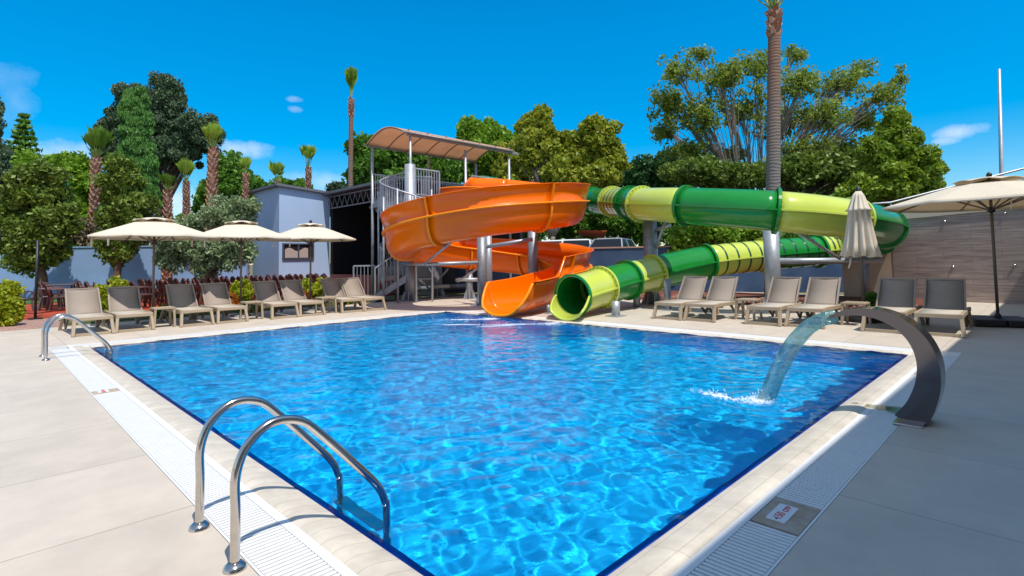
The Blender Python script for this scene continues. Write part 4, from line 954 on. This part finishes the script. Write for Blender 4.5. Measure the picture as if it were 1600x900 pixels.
# straight lead-in flight at left
fa, fb_ = c2w(-5.15, 18.75), c2w(-4.35, 19.9)   # bottom, top
fl_ = thing('entry_steps', 'short straight galvanised flight with railings at the foot of the spiral stair', 'steps', tuple(fa))
sdv = (fb_ - fa).normalized(); nv = Vector((-sdv.y, sdv.x, 0))
f0, f1 = c2w(-4.05, 18.45), c2w(-4.9, 19.6)
gs = MB()
st_a, st_b = at(592, 455, 18.2), at(640, 440, 18.6)
A0 = gp(588, 468); A0 = c2w(-4.75, 18.6, 0); dirx = (c2w(1, .25) ).normalized(); sidx = Vector((-dirx.y, dirx.x, 0))
for i in range(5): c_ = A0 + dirx * (.1 + .24 * i) + sidx * .5; gs.box((c_.x, c_.y, .16 * (i + 1) - .02), (.26, .95, .04), rz=math.atan2(dirx.y, dirx.x))
gs.build('treads', galv_m, fl_, world=True)
for sgn in (0, 1):
    o_ = sidx * (sgn * 1.0); g = MB(); P0 = A0 + o_ - dirx * .12; P1 = A0 + o_ + dirx * 1.25
    g.bar(P0 + Vector((0, 0, .06)), P1 + Vector((0, 0, .9)), .03, .2); g.build('stringer', galv2_m, fl_, world=True)
    rail_panel(A0 + o_, A0 + o_ + dirx * 1.2, .12, 1.05, n=9, parent=fl_, dz=.8, name='railing')
rail_panel(A0 + sidx * 1.05 - dirx * .75, A0 + sidx * 1.05, .1, 1.15, n=6, parent=fl_, name='railing')
MB().box(tuple(A0 + dirx * 1.6 + sidx * .5 + Vector((0, 0, .76))), (.8, 1.0, .05), rz=math.atan2(dirx.y, dirx.x)).build('landing', galv_m, fl_, world=True)

# pump plinth and pipes under the tower
pl = thing('pump_plinth', 'grey service box and pipes in the shade under the slide tower', 'pump unit', tuple(at(700, 400, 22.6).xy) + (0,))
b = at(664, 400, 22.2); MB().box((b.x, b.y, .85), (.9, .9, 1.7), rz=PI / 4).build('cabinet', mat('grey_cabinet', (.30, .28, .27), .7), pl, world=True, bevel=.02)
MB().tube([at(650, 452, 21.0), at(735, 446, 21.6)], .10, 12).build('pipe', galv_m, pl, world=True)
MB().tube([at(672, 449, 20.6), at(702, 447, 20.8)], .07, 12).build('pipe', mat('pvc_white', (.6, .62, .6), .4), pl, world=True)
MB().tube([at(640, 470, 21), at(760, 466, 23)], .05, 10).build('pipe', galv_m, pl, world=True)
# low dark service building behind under-tower
b = at(720, 400, 25.5); sb = MB(); sb.box((b.x, b.y, 1.1), (3.6, 3.0, 2.2), rz=PI / 4).build('service_shed', mat('dark_shed', (.07, .06, .06), .8), label='dark low service shed behind the slide supports', cat='shed', loc=(b.x, b.y, 0))

# ------------------------------------------------------------------ car park
g = MB(); q = [c2w(-6, 24.6), c2w(26, 20.3), c2w(34, 60), c2w(-10, 60)]; g.prism([(p.x, p.y) for p in q], -.05, .86); struct('car_park', g, asph_m)
def car(px, d, rz, label, colm, loc_y=None, kind='sedan', el=4.3):
    p = at(px, 400, d); t_ = thing('parked_car', label, 'car', (p.x, p.y, .86), rz, 'cars parked behind the navy wall')
    L_, W, H = el, 1.75, 1.45
    def sec(x, zb, zt, w0, w1): return [(x, -w0 / 2, zb), (x, -w0 / 2 * 1.02, (zb + zt) / 2), (x, -w1 / 2, zt), (x, w1 / 2, zt), (x, w0 / 2 * 1.02, (zb + zt) / 2), (x, w0 / 2, zb)]
    b = MB(); st_ = [(-.5, .42, .62, 1.35, 1.2), (-.48, .28, .78, 1.6, 1.45), (-.36, .22, .84, 1.72, 1.6), (-.2, .2, .92, 1.75, 1.66), (.1, .2, .95, 1.75, 1.66), (.35, .2, .96, 1.75, 1.62), (.47, .26, .92, 1.66, 1.5), (.5, .42, .70, 1.5, 1.35)]
    rows = [[Vector(v) for v in sec(x * L_, a, c_, w0, w1)] for x, a, c_, w0, w1 in st_]; b.grid(rows, True, close=True); b.f.append(tuple(range(6))); b.sm.append(False); o0 = len(b.v) - 6; b.f.append(tuple(range(o0, o0 + 6))); b.sm.append(False)
    body = b.build('body', colm, t_)
    c_ = MB(); xr = (-.22, -.07, .22, .36) if kind == 'sedan' else (-.26, -.12, .36, .47)
    lo, hi = .93, H
    v = [(xr[0] * L_, -.80, lo), (xr[3] * L_, -.80, lo), (xr[3] * L_, .80, lo), (xr[0] * L_, .80, lo), (xr[1] * L_, -.62, hi - .04), (xr[2] * L_, -.62, hi - .04), (xr[2] * L_, .62, hi - .04), (xr[1] * L_, .62, hi - .04)]
    c_.add(v, [(0, 1, 5, 4), (1, 2, 6, 5), (2, 3, 7, 6), (3, 0, 4, 7)]); c_.build('window', mat('car_glass', (.01, .012, .015), .12, spec=.4), t_)
    r_ = MB(); r_.add([(xr[1] * L_ - .03, -.64, hi - .045), (xr[2] * L_ + .03, -.64, hi - .045), (xr[2] * L_ + .03, .64, hi - .045), (xr[1] * L_ - .03, .64, hi - .045), (xr[1] * L_ + .1, -.54, hi + .02), (xr[2] * L_ - .1, -.54, hi + .02), (xr[2] * L_ - .1, .54, hi + .02), (xr[1] * L_ + .1, .54, hi + .02)],
           [(0, 1, 5, 4), (1, 2, 6, 5), (2, 3, 7, 6), (3, 0, 4, 7), (4, 5, 6, 7), (3, 2, 1, 0)]); r_.build('roof', colm, t_, bevel=.03)
    pp = MB()
    for sy in (-1, 1):
        for (xa, xb) in ((xr[0], xr[1]), (xr[3], xr[2]), (.08, .085)):
            pp.bar((xa * L_, sy * .81, lo), (xb * L_, sy * .635, hi - .03), .06, .05)
    pp.build('pillar', colm, t_)
    for sx in (-.33, .32):
        for sy in (-1, 1):
            wl = MB().tube([(sx * L_, sy * .68, .31), (sx * L_, sy * .88, .31)], .31, 18).build('wheel', black_rub, t_)
            MB().tube([(sx * L_, sy * .875, .31), (sx * L_, sy * .89, .31)], .2, 12).build('rim', galv2_m, wl)
    for sy in (-1, 1):
        MB().box((-.485 * L_, sy * .58, .66), (.12, .3, .14)).build('headlight', mat('lamp_lens', (.7, .72, .75), .1), t_, bevel=.02)
        MB().box((.492 * L_, sy * .62, .76), (.06, .22, .14)).build('tail_light', mat('tail_red', (.45, .01, .01), .2), t_, bevel=.02)
    return t_
wcar = mat('car_white', (.72, .73, .75), .25, coat=.8); scar = mat('car_silver', (.45, .46, .49), .3, .5, coat=.8)
car(865, 27.5, R(35), 'white hatchback half hidden by the slide post, leftmost behind the wall', wcar, kind='hatch')
car(903, 26.4, R(28), 'white saloon in the middle of the cars behind the navy wall', wcar)
car(955, 25.6, R(20), 'silver estate car with dark windows, rightmost behind the navy wall', scar, kind='hatch')
car(793, 29.5, R(60), 'white car seen through the gap between the two orange bends', wcar, kind='hatch')
t_ = thing('orange_awning', 'small orange awning on posts beyond the parked cars', 'awning', tuple(at(925, 372, 31).xy) + (.8,))
a_ = at(912, 365, 31); g = MB(); g.grid([[at(902, 360, 31), at(948, 361, 30.2)], [at(905, 368, 32), at(945, 371, 31.5)]]); g.build('awning_cloth', mat('awning_orange', (.65, .12, .03), .7), t_, world=True, solid=.03)
for px in (905, 945): p = at(px, 366, 31); MB().tube([(p.x, p.y, .8), p], .04, 6).build('post', galv_m, t_, world=True)

# ------------------------------------------------------------------ posts left
p = gp(55, 499); q = at(53, 375, math.sqrt(2) * (p.x + p.y) / 2)
t_ = thing('net_post', 'thin dark post with crossbar standing at the terrace edge', 'post', tuple(p))
MB().tube([(0, 0, 0), (0, 0, q.z)], .032, 8).build('pole', black_rub, t_)
MB().box((0, 0, .02), (.3, .3, .04)).build('foot', black_rub, t_)
b2 = gp(100, 492); MB().tube([Vector((0, 0, .16)), b2 - p + Vector((0, 0, .16))], .022, 6).build('crossbar', mat('rail_red', (.18, .03, .02), .5), t_)
b2 = gp(25, 497); MB().tube([Vector((0, 0, .16)), b2 - p + Vector((0, 0, .16))], .022, 6).build('crossbar', mat('rail_red', (.18, .03, .02), .5), t_)
p = at(98, 400, 26); q = at(98, 285, 26)
t_ = thing('street_lamp', 'green lamp post top among the trees on the left', 'lamp post', (p.x, p.y, 0))
MB().tube([(0, 0, 0), (0, 0, q.z - .3)], .09, 8).build('pole', mat('teal_paint', (.01, .16, .13), .4), t_); MB().lathe([(0, q.z + .05), (.16, q.z - .02), (.2, q.z - .3), (0, q.z - .3)], (0, 0, 0), 12).build('lamp_head', mat('teal_paint', (.01, .16, .13), .4), t_)

# ------------------------------------------------------------------ loungers; local: feet at y=0 facing -y, back towards +y
def make_lounger():
    t_ = thing('sun_lounger', 'x', 'sun lounger', (0, 0, 0), 0, 'taupe sun loungers round the pool')
    W = .66; sh = .33
    f = MB()
    for s in (-1, 1):
        x = s * (W / 2 - .025)
        f.add(*_rail(x, .05, [(0.0, .335), (.30, .345), (1.0, .335), (1.35, .345), (1.72, .335)], .075))
    f.box((0, .03, .335), (W - .05, .055, .07)); f.box((0, 1.70, .325), (W - .05, .05, .06)); f.box((0, 1.02, .30), (W - .05, .045, .05)); f.box((0, .5, .285), (W - .06, .04, .05))
    f.build('frame', taupe_m, t_, bevel=.008)
    for s in (-1, 1):
        MB().bar((s * (W / 2 - .03), .05, .33), (s * (W / 2 - .0), -.05, 0), .055, .075, up=Vector((0, 1, 0))).build('leg', taupe_m, t_, bevel=.006)
        MB().bar((s * (W / 2 - .03), 1.50, .33), (s * (W / 2 - .0), 1.68, 0), .055, .075, up=Vector((0, 1, 0))).build('leg', taupe_m, t_, bevel=.006)
    MB().box((0, -.035, .035), (W - .08, .035, .045)).build('crossbar', taupe_m, t_, bevel=.005)
    rows = []
    for i in range(13):
        k = i / 12; y = .02 + 1.0 * k; z = .372 - .012 * math.sin(PI * k); rows.append([(-(W / 2 - .055), y, z), (0, y, z - .008), (W / 2 - .055, y, z)])
    MB().grid(rows, True).build('seat', seatsl_m, t_, solid=.012)
    # backrest
    a, b = Vector((0, 1.0, .36)), Vector((0, 1.40, .90)); rows = []
    for i in range(11):
        k = i / 10; p = a.lerp(b, k) + Vector((0, .035 * math.sin(PI * k), -.02 * math.sin(PI * k))); w_ = W / 2 - .045 - .01 * k; rows.append([p + Vector((-w_, 0, 0)), p + Vector((0, .01, 0)), p + Vector((w_, 0, 0))])
    bk = MB().grid(rows, True).build('backrest', sling_m, t_, solid=.012)
    f = MB()
    for s in (-1, 1): f.bar(a + Vector((s * (W / 2 - .035), 0, 0)), b + Vector((s * (W / 2 - .048), 0, 0)), .03, .04)
    f.bar(b + Vector((-W / 2 + .03, 0, 0)), b + Vector((W / 2 - .03, 0, 0)), .035, .035)
    f.build('back_frame', sling_m, bk)
    for s in (-1, 1): MB().bar((s * .2, 1.27, .64), (s * .2, 1.46, .33), .03, .03).build('prop', taupe_m, bk)
    # wheels/curved braces beneath
    for s in (-1, 1):
        f = MB(); f.bar((s * .28, .95, .30), (s * .28, 1.28, .06), .03, .05); f.bar((s * .28, 1.27, .06), (s * .28, 1.5, .31), .028, .05)
        f.build('brace', mat('brace_brown', (.12, .09, .06), .5), t_)
    return t_
def _rail(x, w_, pts, h):
    vs = []; fs = []
    for y, z in pts:
        vs += [(x - w_ / 2, y, z - h / 2), (x + w_ / 2, y, z - h / 2), (x + w_ / 2, y, z + h / 2), (x - w_ / 2, y, z + h / 2)]
    for i in range(len(pts) - 1):
        for j in range(4): fs.append((4 * i + j, 4 * i + (j + 1) % 4, 4 * i + 4 + (j + 1) % 4, 4 * i + 4 + j))
    n = len(pts) * 4; fs += [(3, 2, 1, 0), (n - 4, n - 3, n - 2, n - 1)]; return vs, fs
proto = make_lounger()
left = [(1.75, 'first taupe lounger of the left row, its backrest fully sunlit'), (2.46, 'second taupe lounger of the left row, beside the first side table'),
        (3.64, 'third lounger of the left row, just right of the first side table'), (4.39, 'fourth lounger of the left row, left of the second side table'),
        (5.62, 'fifth lounger of the left row, just right of the second side table'), (6.33, 'sixth lounger of the left row, left of the third side table'),
        (7.48, 'seventh lounger of the left row, just right of the third side table'), (8.15, 'last lounger of the left row, nearest the slide tower steps')]
right = [(6.14, 11.0, 'first lounger of the right row, nearest the green tube mouth'), (5.41, 11.06, 'second lounger of the right row, left of its first side table'),
         (4.15, 11.22, 'third lounger of the right row, in front of the big pale column'), (3.41, 11.3, 'fourth lounger of the right row, left of the closed parasol'),
         (2.15, 11.4, 'fifth lounger of the right row, shaded, behind the steel fountain arch'), (1.40, 11.46, 'last lounger of the right row, shaded, beside the big open parasol')]
first = True
for x, lab in left:
    o = proto if first else copy_tree(proto); first = False
    o.location = (x, 13.82 + random.uniform(-.04, .04) - .04 * max(0, x - 6), 0); o.rotation_euler = (0, 0, random.uniform(-.03, .03)); o['label'] = lab
for y, x, lab in right:
    o = copy_tree(proto); o.location = (x + .03, y, 0); o.rotation_euler = (0, 0, -PI / 2 + random.uniform(-.025, .025)); o['label'] = lab
def make_table():
    t_ = thing('side_table', 'x', 'side table', (0, 0, 0), 0, 'taupe side tables between loungers')
    g = MB().box((0, 0, .425), (.42, .42, .03))
    for i in range(5): g.box((0, -.16 + .08 * i, .444), (.40, .062, .008))
    g.build('table_top', taupe_m, t_, bevel=.004)
    for sx in (-1, 1):
        for sy in (-1, 1): MB().bar((sx * .18, sy * .18, .41), (sx * .20, sy * .20, 0), .045, .045, up=Vector((0, 1, 0))).build('leg', taupe_m, t_, bevel=.005)
    return t_
tp = make_table(); first = True
for x, y, lab in ((3.05, 14.25, 'side table between the second and third left loungers'), (4.98, 14.3, 'side table between the fourth and fifth left loungers, at the second parasol'),
                  (6.90, 14.2, 'side table between the sixth and seventh left loungers, at the third parasol'),
                  (12.1, 4.78, 'side table between the second and third right loungers'), (12.35, 2.79, 'side table beside the closed parasol in the right row')):
    o = tp if first else copy_tree(tp); first = False; o.location = (x, y, 0); o['label'] = lab

# ------------------------------------------------------------------ parasols
def umbrella(x, y, label, r_=1.32, ztop=2.55, zrim=2.08, base='plate', rot=0.2, cords=True):
    t_ = thing('parasol', label, 'parasol', (x, y, 0), rot, 'open cream parasols' )
    MB().tube([(0, 0, .05), (0, 0, ztop - .02)], .026, 10).build('pole', pole_m, t_)
    n = 8; zv = ztop - (ztop - zrim) * .27; rv = r_ * .30
    def ringp(rr, z, sag=0, m_=8):
        out_ = []
        for i in range(n):
            for j in range(m_):
                a0 = 2 * PI * i / n; a1 = 2 * PI * (i + 1) / n; k = j / m_
                p = Vector((math.cos(a0), math.sin(a0), 0)).lerp(Vector((math.cos(a1), math.sin(a1), 0)), k) * rr
                out_.append(p + Vector((0, 0, z - sag * math.sin(PI * k))))
        return out_
    rows = []
    for k in np.linspace(0, 1, 9):
        rr = rv + (r_ - rv) * k; z = zv - (zv - zrim) * k; rows.append(ringp(rr, z, .012 * k))
    can = MB().grid(rows, True, close=True).build('canopy', canvas_m, t_, solid=.004)
    rows = [ringp(.01, ztop, 0)] + [ringp(rv * 1.12 * k, ztop - (ztop - zv) * k * .92 + .03, -.035 * k * k if k > .6 else 0) for k in (.35, .7, 1.0)]
    MB().grid(rows, True, close=True).build('vent_cap', canvas_m, can, solid=.004)
    v0 = ringp(r_, zrim, .012); v1 = [p + Vector((0, 0, -.035)) for p in v0]; MB().grid([v0, v1], True, close=True).build('valance', canvas_m, can, solid=.004)
    g = MB().lathe([(0, ztop + .10), (.03, ztop + .08), (.05, ztop + .04), (.035, ztop + .0)], (0, 0, 0), 12); g.build('finial', black_rub, t_)
    for i in range(n):
        a = 2 * PI * i / n; d_ = Vector((math.cos(a), math.sin(a), 0))
        MB().bar(d_ * .04 + Vector((0, 0, ztop - .05)), d_ * (r_ - .02) + Vector((0, 0, zrim - .015)), .02, .03).build('rib', pole_m, t_)
        MB().bar(d_ * .05 + Vector((0, 0, zrim - .12)), d_ * (r_ * .52) + Vector((0, 0, zrim + (ztop - zrim) * .44)), .016, .024).build('strut', pole_m, t_)
    MB().lathe([(.026, zrim - .18), (.06, zrim - .17), (.06, zrim - .08), (.026, zrim - .07)], (0, 0, 0), 14).build('hub', black_rub, t_)
    if cords:
        for a in (PI * .96, PI * 1.12):
            p = Vector((math.cos(a), math.sin(a), 0)) * r_ * .9; MB().grid([[p + Vector((-.02, 0, zrim - .02)), p + Vector((.02, 0, zrim - .02))], [p + Vector((-.02, .02, zrim - .24)), p + Vector((.02, .02, zrim - .24))]]).build('tie_strap', canvas_m, can, solid=.003)
    if base == 'plate':
        MB().lathe([(0, .09), (.05, .09), (.06, .06), (.24, .05), (.25, 0)], (0, 0, 0), 20).build('base', mat('stone_grey', (.2, .2, .2), .7), t_)
    else:
        g = MB()
        for sx in (-1, 1):
            for sy in (-1, 1): g.box((sx * .235, sy * .235, .075), (.455, .455, .13))
        g.lathe([(0, .22), (.05, .22), (.05, .14)], (0, 0, 0), 12); g.build('base', black_rub, t_, bevel=.03)
    return t_
umbrella(3.07, 15.3, 'leftmost open cream parasol, largest in the left row', 1.36, rot=.25)
umbrella(5.05, 15.3, 'middle open cream parasol of the left row before the olive tree', 1.28, rot=.1)
umbrella(6.96, 15.3, 'right open cream parasol of the left row in front of the blue house', 1.28, rot=.3)
umbrella(13.85, .78, 'large open cream parasol on a black slab base at the right edge', 1.75, 2.84, 2.33, base='slabs', rot=.35)
# closed parasol
def closed_umbrella(x, y, label, ztop=2.72):
    t_ = thing('parasol', label, 'parasol', (x, y, 0)); MB().tube([(0, 0, .05), (0, 0, ztop)], .027, 10).build('pole', pole_m, t_)
    rows = []; n = 96
    for zi, rr, am in ((ztop - .02, .05, .1), (ztop - .12, .10, .2), (ztop - .38, .17, .22), (ztop - .42, .22, .2), (ztop - .44, .165, .25), (ztop - .8, .20, .28), (ztop - 1.15, .25, .3), (ztop - 1.38, .30, .34)):
        rows.append([Vector((math.cos(2 * PI * j / n), math.sin(2 * PI * j / n), 0)) * rr * (1 + am * math.sin(2 * PI * j / n * 11 + .3 * math.sin(j * .13) + zi * .4) * .8 + .06 * math.sin(j * .7)) + Vector((0, 0, zi + .02 * math.sin(j * .5) * (am > .3))) for j in range(n)])
    MB().grid(rows, True, close=True).build('folded_canopy', canvas_m, t_, solid=.006)
    MB().lathe([(0, ztop + .09), (.04, ztop + .06), (.05, ztop)], (0, 0, 0), 10).build('finial', black_rub, t_)
    MB().lathe([(0, .16), (.05, .16), (.07, .12), (.34, .11), (.36, 0)], (0, 0, 0), 20).build('base', black_rub, t_)
    d_ = c2w(-.24, 0); MB().tube([d_ * .9 + Vector((0, 0, ztop - 1.35)), d_ + Vector((0, 0, ztop - 1.52)), d_ * 1.15 + Vector((0, 0, ztop - 1.62))], .02, 5).build('tie_strap', canvas_m, t_)
p = c2w(7.25, 11.2); closed_umbrella(p.x, p.y, 'folded cream parasol standing behind the fourth right lounger')

# ------------------------------------------------------------------ plastic chairs on the terrace (facing +x)
def make_chair(mm, name='plastic_armchair'):
    t_ = thing(name, 'x', 'chair', (0, 0, 0)); 
    MB().grid([[(-.22 + .44 * i / 6, -.22 + .44 * j / 4, .42 + .02 * (i / 6) - .012 * math.sin(PI * j / 4)) for j in range(5)] for i in range(7)], True).build('seat', mm, t_, solid=.025)
    g = MB()
    for j in range(5):
        y = -.17 + .085 * j; g.bar((-.20, y, .44), (-.34, y * 1.05, .84 - .05 * abs(j - 2) / 2), .055, .018, up=Vector((1, 0, 0)))
    pts = [(-.345 + .01 * abs(j - 3), -.24 + .08 * j, .85 - .014 * (j - 3) ** 2 * .9) for j in range(7)]; g.tube(pts, .026, 6); g.tube([(-.21, -.23, .42), pts[0]], .022, 6); g.tube([(-.21, .23, .42), pts[-1]], .022, 6)
    g.build('backrest', mm, t_)
    for s in (-1, 1):
        MB().tube(spline([Vector((-.29, s * .24, .66)), Vector((-.05, s * .27, .67)), Vector((.16, s * .27, .65)), Vector((.22, s * .26, .58)), Vector((.22, s * .25, .42))], 3), .022, 6).build('armrest', mm, t_)
        MB().bar((.20, s * .22, .42), (.25, s * .25, 0), .04, .045, up=Vector((0, 1, 0))).build('leg', mm, t_); MB().bar((-.20, s * .22, .42), (-.27, s * .25, 0), .04, .045, up=Vector((0, 1, 0))).build('leg', mm, t_)
    return t_
ORD = ['first', 'second', 'third', 'fourth', 'fifth', 'sixth', 'seventh', 'eighth', 'ninth', 'tenth', 'eleventh']
cproto = make_chair(chair_m); CGp = 'rows of wine-red plastic armchairs facing the stage'; first = True
for kx in range(11):
    for ky in range(7):
        x = 1.9 + .92 * kx; y = 20.1 + .60 * ky
        if kx >= 8 and ky < 1: continue
        if (x > 10.7 and y < 22) or x > 11.3: continue
        if kx < 1 and ky < 2: continue
        o = cproto if first else copy_tree(cproto); first = False
        o.location = (x + random.uniform(-.06, .06), y + random.uniform(-.04, .04), .05); o.rotation_euler = (0, 0, random.uniform(-.12, .12)); o['group'] = CGp; o['label'] = 'wine-red plastic armchair, %s from the pool in the %s row from the left' % (ORD[ky], ORD[kx])
gproto = make_chair(chairg_m, 'garden_armchair'); gproto['group'] = 'loose dark armchairs by the net post'
p = gp(30, 490); gproto.location = (p.x, p.y, .05); gproto.rotation_euler = (0, 0, R(20)); gproto['label'] = 'dark grey armchair beside the lime bush at the left edge'
gproto.location.z = .006
o = copy_tree(gproto); p = gp(78, 487); o.location = (p.x, p.y, .05); o.rotation_euler = (0, 0, R(-10)); o['label'] = 'dark armchair just right of the thin post, before the bare trunk'
t_ = thing('garden_table', 'dark grey table between the two loose armchairs on the left', 'table', tuple(gp(92, 480).xy) + (.05,))
MB().box((0, 0, .72), (.9, .9, .04)).build('table_top', chairg_m, t_, bevel=.01)
for sx in (-1, 1):
    for sy in (-1, 1): MB().bar((sx * .36, sy * .36, .70), (sx * .40, sy * .40, 0), .05, .05, up=Vector((0, 1, 0))).build('leg', chairg_m, t_)

# ------------------------------------------------------------------ pool ladders
def ladder(v0, v1, label, bx=.885):
    t_ = thing('pool_ladder', label, 'pool ladder', (bx, (v0 + v1) / 2, 0))
    for v in (v0, v1):
        y = v - (v0 + v1) / 2
        ctl = [Vector((0, y, 0)), Vector((0, y, .25)), Vector((0, y, .42)), Vector((.05, y, .545)), Vector((.16, y, .625)), Vector((.30, y, .605)), Vector((.42, y, .50)), Vector((.60, y, .31)), Vector((.73, y, .165)), Vector((.785, y, .06)), Vector((.80, y, -.08)), Vector((.80, y, -1.0))]
        pth = spline(ctl, 6); rl = MB().tube(pth, .0215, 16).build('handrail', steel_m, t_)
        MB().lathe([(.0215, .034), (.03, .032), (.047, .018), (.052, .004), (.052, .0)], (0, y, 0), 28).build('base_flange', steel_m, rl)
    for k in range(3): MB().box((.79, 0, -.22 - .27 * k), (.09, v1 - v0 - .03, .025)).build('step', steel_m, t_, bevel=.006)
ladder(2.72, 3.27, 'stainless pool ladder with two curved rails in the foreground')
ladder(10.70, 11.20, 'small stainless pool ladder at the far left corner of the pool', .80)

# ------------------------------------------------------------------ fountain
ft = thing('water_fountain', 'curved mirror-steel fountain blade arching over the right pool edge', 'fountain', (5.58, .86, 0))
prof = spline([Vector((0, y - .86, z)) for y, z in ((.90, 0), (.815, .14), (.755, .33), (.75, .52), (.81, .69), (.93, .815), (1.10, .885), (1.29, .885), (1.44, .835))], 6); rows = []; npf = len(prof)
fr_, bk_ = [], []
g = MB(); W2 = .13
for i, p in enumerate(prof):
    tv = (prof[min(npf - 1, i + 1)] - prof[max(0, i - 1)]).normalized(); nn = Vector((0, -tv.z, tv.y)); k = i / (npf - 1); th = .012 + .092 * (1 - k) ** .9; w_ = W2 * (1 - .10 * k)
    g_row = [p + Vector((-w_, 0, 0)) + nn * th, p + Vector((w_, 0, 0)) + nn * th, p + Vector((w_, 0, 0)) - nn * th, p + Vector((-w_, 0, 0)) - nn * th]; rows.append(g_row)
g.grid(rows, True, close=True); g.f.append((0, 1, 2, 3)); g.sm.append(False); bo = g.build('blade', chrome_m, ft); bo.modifiers.new('es', 'EDGE_SPLIT').split_angle = R(35)
MB().box((0, .03, .008), (.44, .2, .016)).build('base_plate', steel_m, ft, bevel=.004)
# jet
jm = bpy.data.materials.new('jet_water'); jm.use_nodes = True; t = jm.node_tree; t.nodes.clear(); o_ = N(t, 'ShaderNodeOutputMaterial')
tr = N(t, 'ShaderNodeBsdfTransparent'); tr.inputs['Color'].default_value = (.72, .92, .88, 1); gl = N(t, 'ShaderNodeBsdfGlossy'); gl.inputs['Roughness'].default_value = .12; df = N(t, 'ShaderNodeBsdfTranslucent'); df.inputs['Color'].default_value = (.45, .75, .68, 1)
nz = N(t, 'ShaderNodeTexNoise'); nz.inputs['Scale'].default_value = 1; nz.inputs['Detail'].default_value = 5; mp = N(t, 'ShaderNodeMapping'); mp.inputs['Scale'].default_value = (60, 9, 9); tcn = N(t, 'ShaderNodeTexCoord'); L(t, tcn.outputs['Object'], mp.inputs['Vector']); L(t, mp.outputs[0], nz.inputs['Vector'])
bm = N(t, 'ShaderNodeBump'); bm.inputs['Strength'].default_value = 1; bm.inputs['Distance'].default_value = .03; L(t, nz.outputs['Fac'], bm.inputs['Height']); L(t, bm.outputs[0], gl.inputs['Normal'])
m1 = N(t, 'ShaderNodeMixShader'); m1.inputs[0].default_value = .30; L(t, tr.outputs[0], m1.inputs[1]); L(t, df.outputs[0], m1.inputs[2])
m2 = N(t, 'ShaderNodeMixShader'); m2.inputs[0].default_value = .28; L(t, m1.outputs[0], m2.inputs[1]); L(t, gl.outputs[0], m2.inputs[2]); L(t, m2.outputs[0], o_.inputs['Surface'])
rows = []
for i in range(29):
    k = i / 28; y = .58 + .62 * k; z = .835 - .16 * k - .69 * k * k - .01; w_ = .125 * (1 - .25 * k); rg = random.Random(i)
    y = .58 + .62 * (k ** .9)
    rows.append([Vector((-w_ + 2 * w_ * j / 12 + .004 * math.sin(i * 1.3 + j), y, max(z, WZ) + .006 * math.sin(j * 2.1 + i * .9))) for j in range(13)])
MB().grid(rows, True).build('water_jet', jm, ft, solid=.11)

pm = bpy.data.materials.new('wet_film'); pm.use_nodes = True; t = pm.node_tree; t.nodes.clear(); o_ = N(t, 'ShaderNodeOutputMaterial')
tr = N(t, 'ShaderNodeBsdfTransparent'); tr.inputs['Color'].default_value = (.62, .64, .58, 1); gl = N(t, 'ShaderNodeBsdfGlossy'); gl.inputs['Roughness'].default_value = .04; fr = N(t, 'ShaderNodeFresnel'); fr.inputs['IOR'].default_value = 1.33
mm_ = N(t, 'ShaderNodeMixShader'); L(t, fr.outputs[0], mm_.inputs[0]); L(t, tr.outputs[0], mm_.inputs[1]); L(t, gl.outputs[0], mm_.inputs[2]); L(t, mm_.outputs[0], o_.inputs['Surface'])
def puddle(px, py, rx, ry, ang, sd_):
    c_ = gp(px, py); rg = random.Random(sd_); g = MB(); n = 40; pts = []
    for i in range(n):
        a = 2 * PI * i / n; q = 1 + .22 * math.sin(3 * a + sd_) + .12 * math.sin(7 * a + 2 * sd_) + rg.uniform(-.04, .04); x, y = rx * q * math.cos(a), ry * q * math.sin(a)
        pts.append((c_.x + x * math.cos(ang) - y * math.sin(ang), c_.y + x * math.sin(ang) + y * math.cos(ang)))
    g.add([(x, y, .0035) for x, y in pts], [tuple(range(n))]); g.build('puddle', pm, kind='structure')
puddle(1395, 640, .26, .12, 1.5, 1)
foam('splash_foam', 'white froth where the fountain jet lands in the pool', [(5.46, 2.10, .22, .18, .4), (5.36, 2.40, .42, .13, 1.4)], 420, .013)
foam('splash_foam', 'white froth streaming from the orange and green slide mouths', [(8.75, 9.55, .3, .25, 0), (8.3, 9.9, .7, .10, 2.3), (8.95, 7.75, .35, .3, 0), (8.35, 8.3, .8, .14, 2.4), (7.9, 8.4, .5, .06, 2.5), (7.6, 9.2, .6, .06, 2.3)], 420, .017)

if MNEE:
    sl.cycles.is_caustics_light = True
    water_o.cycles.is_caustics_caster = True
    for o in (basin, walls): o.cycles.is_caustics_receiver = True
bpy.context.view_layer.update()
for o in scene.objects:
    if '_wl' in o: del o['_wl']
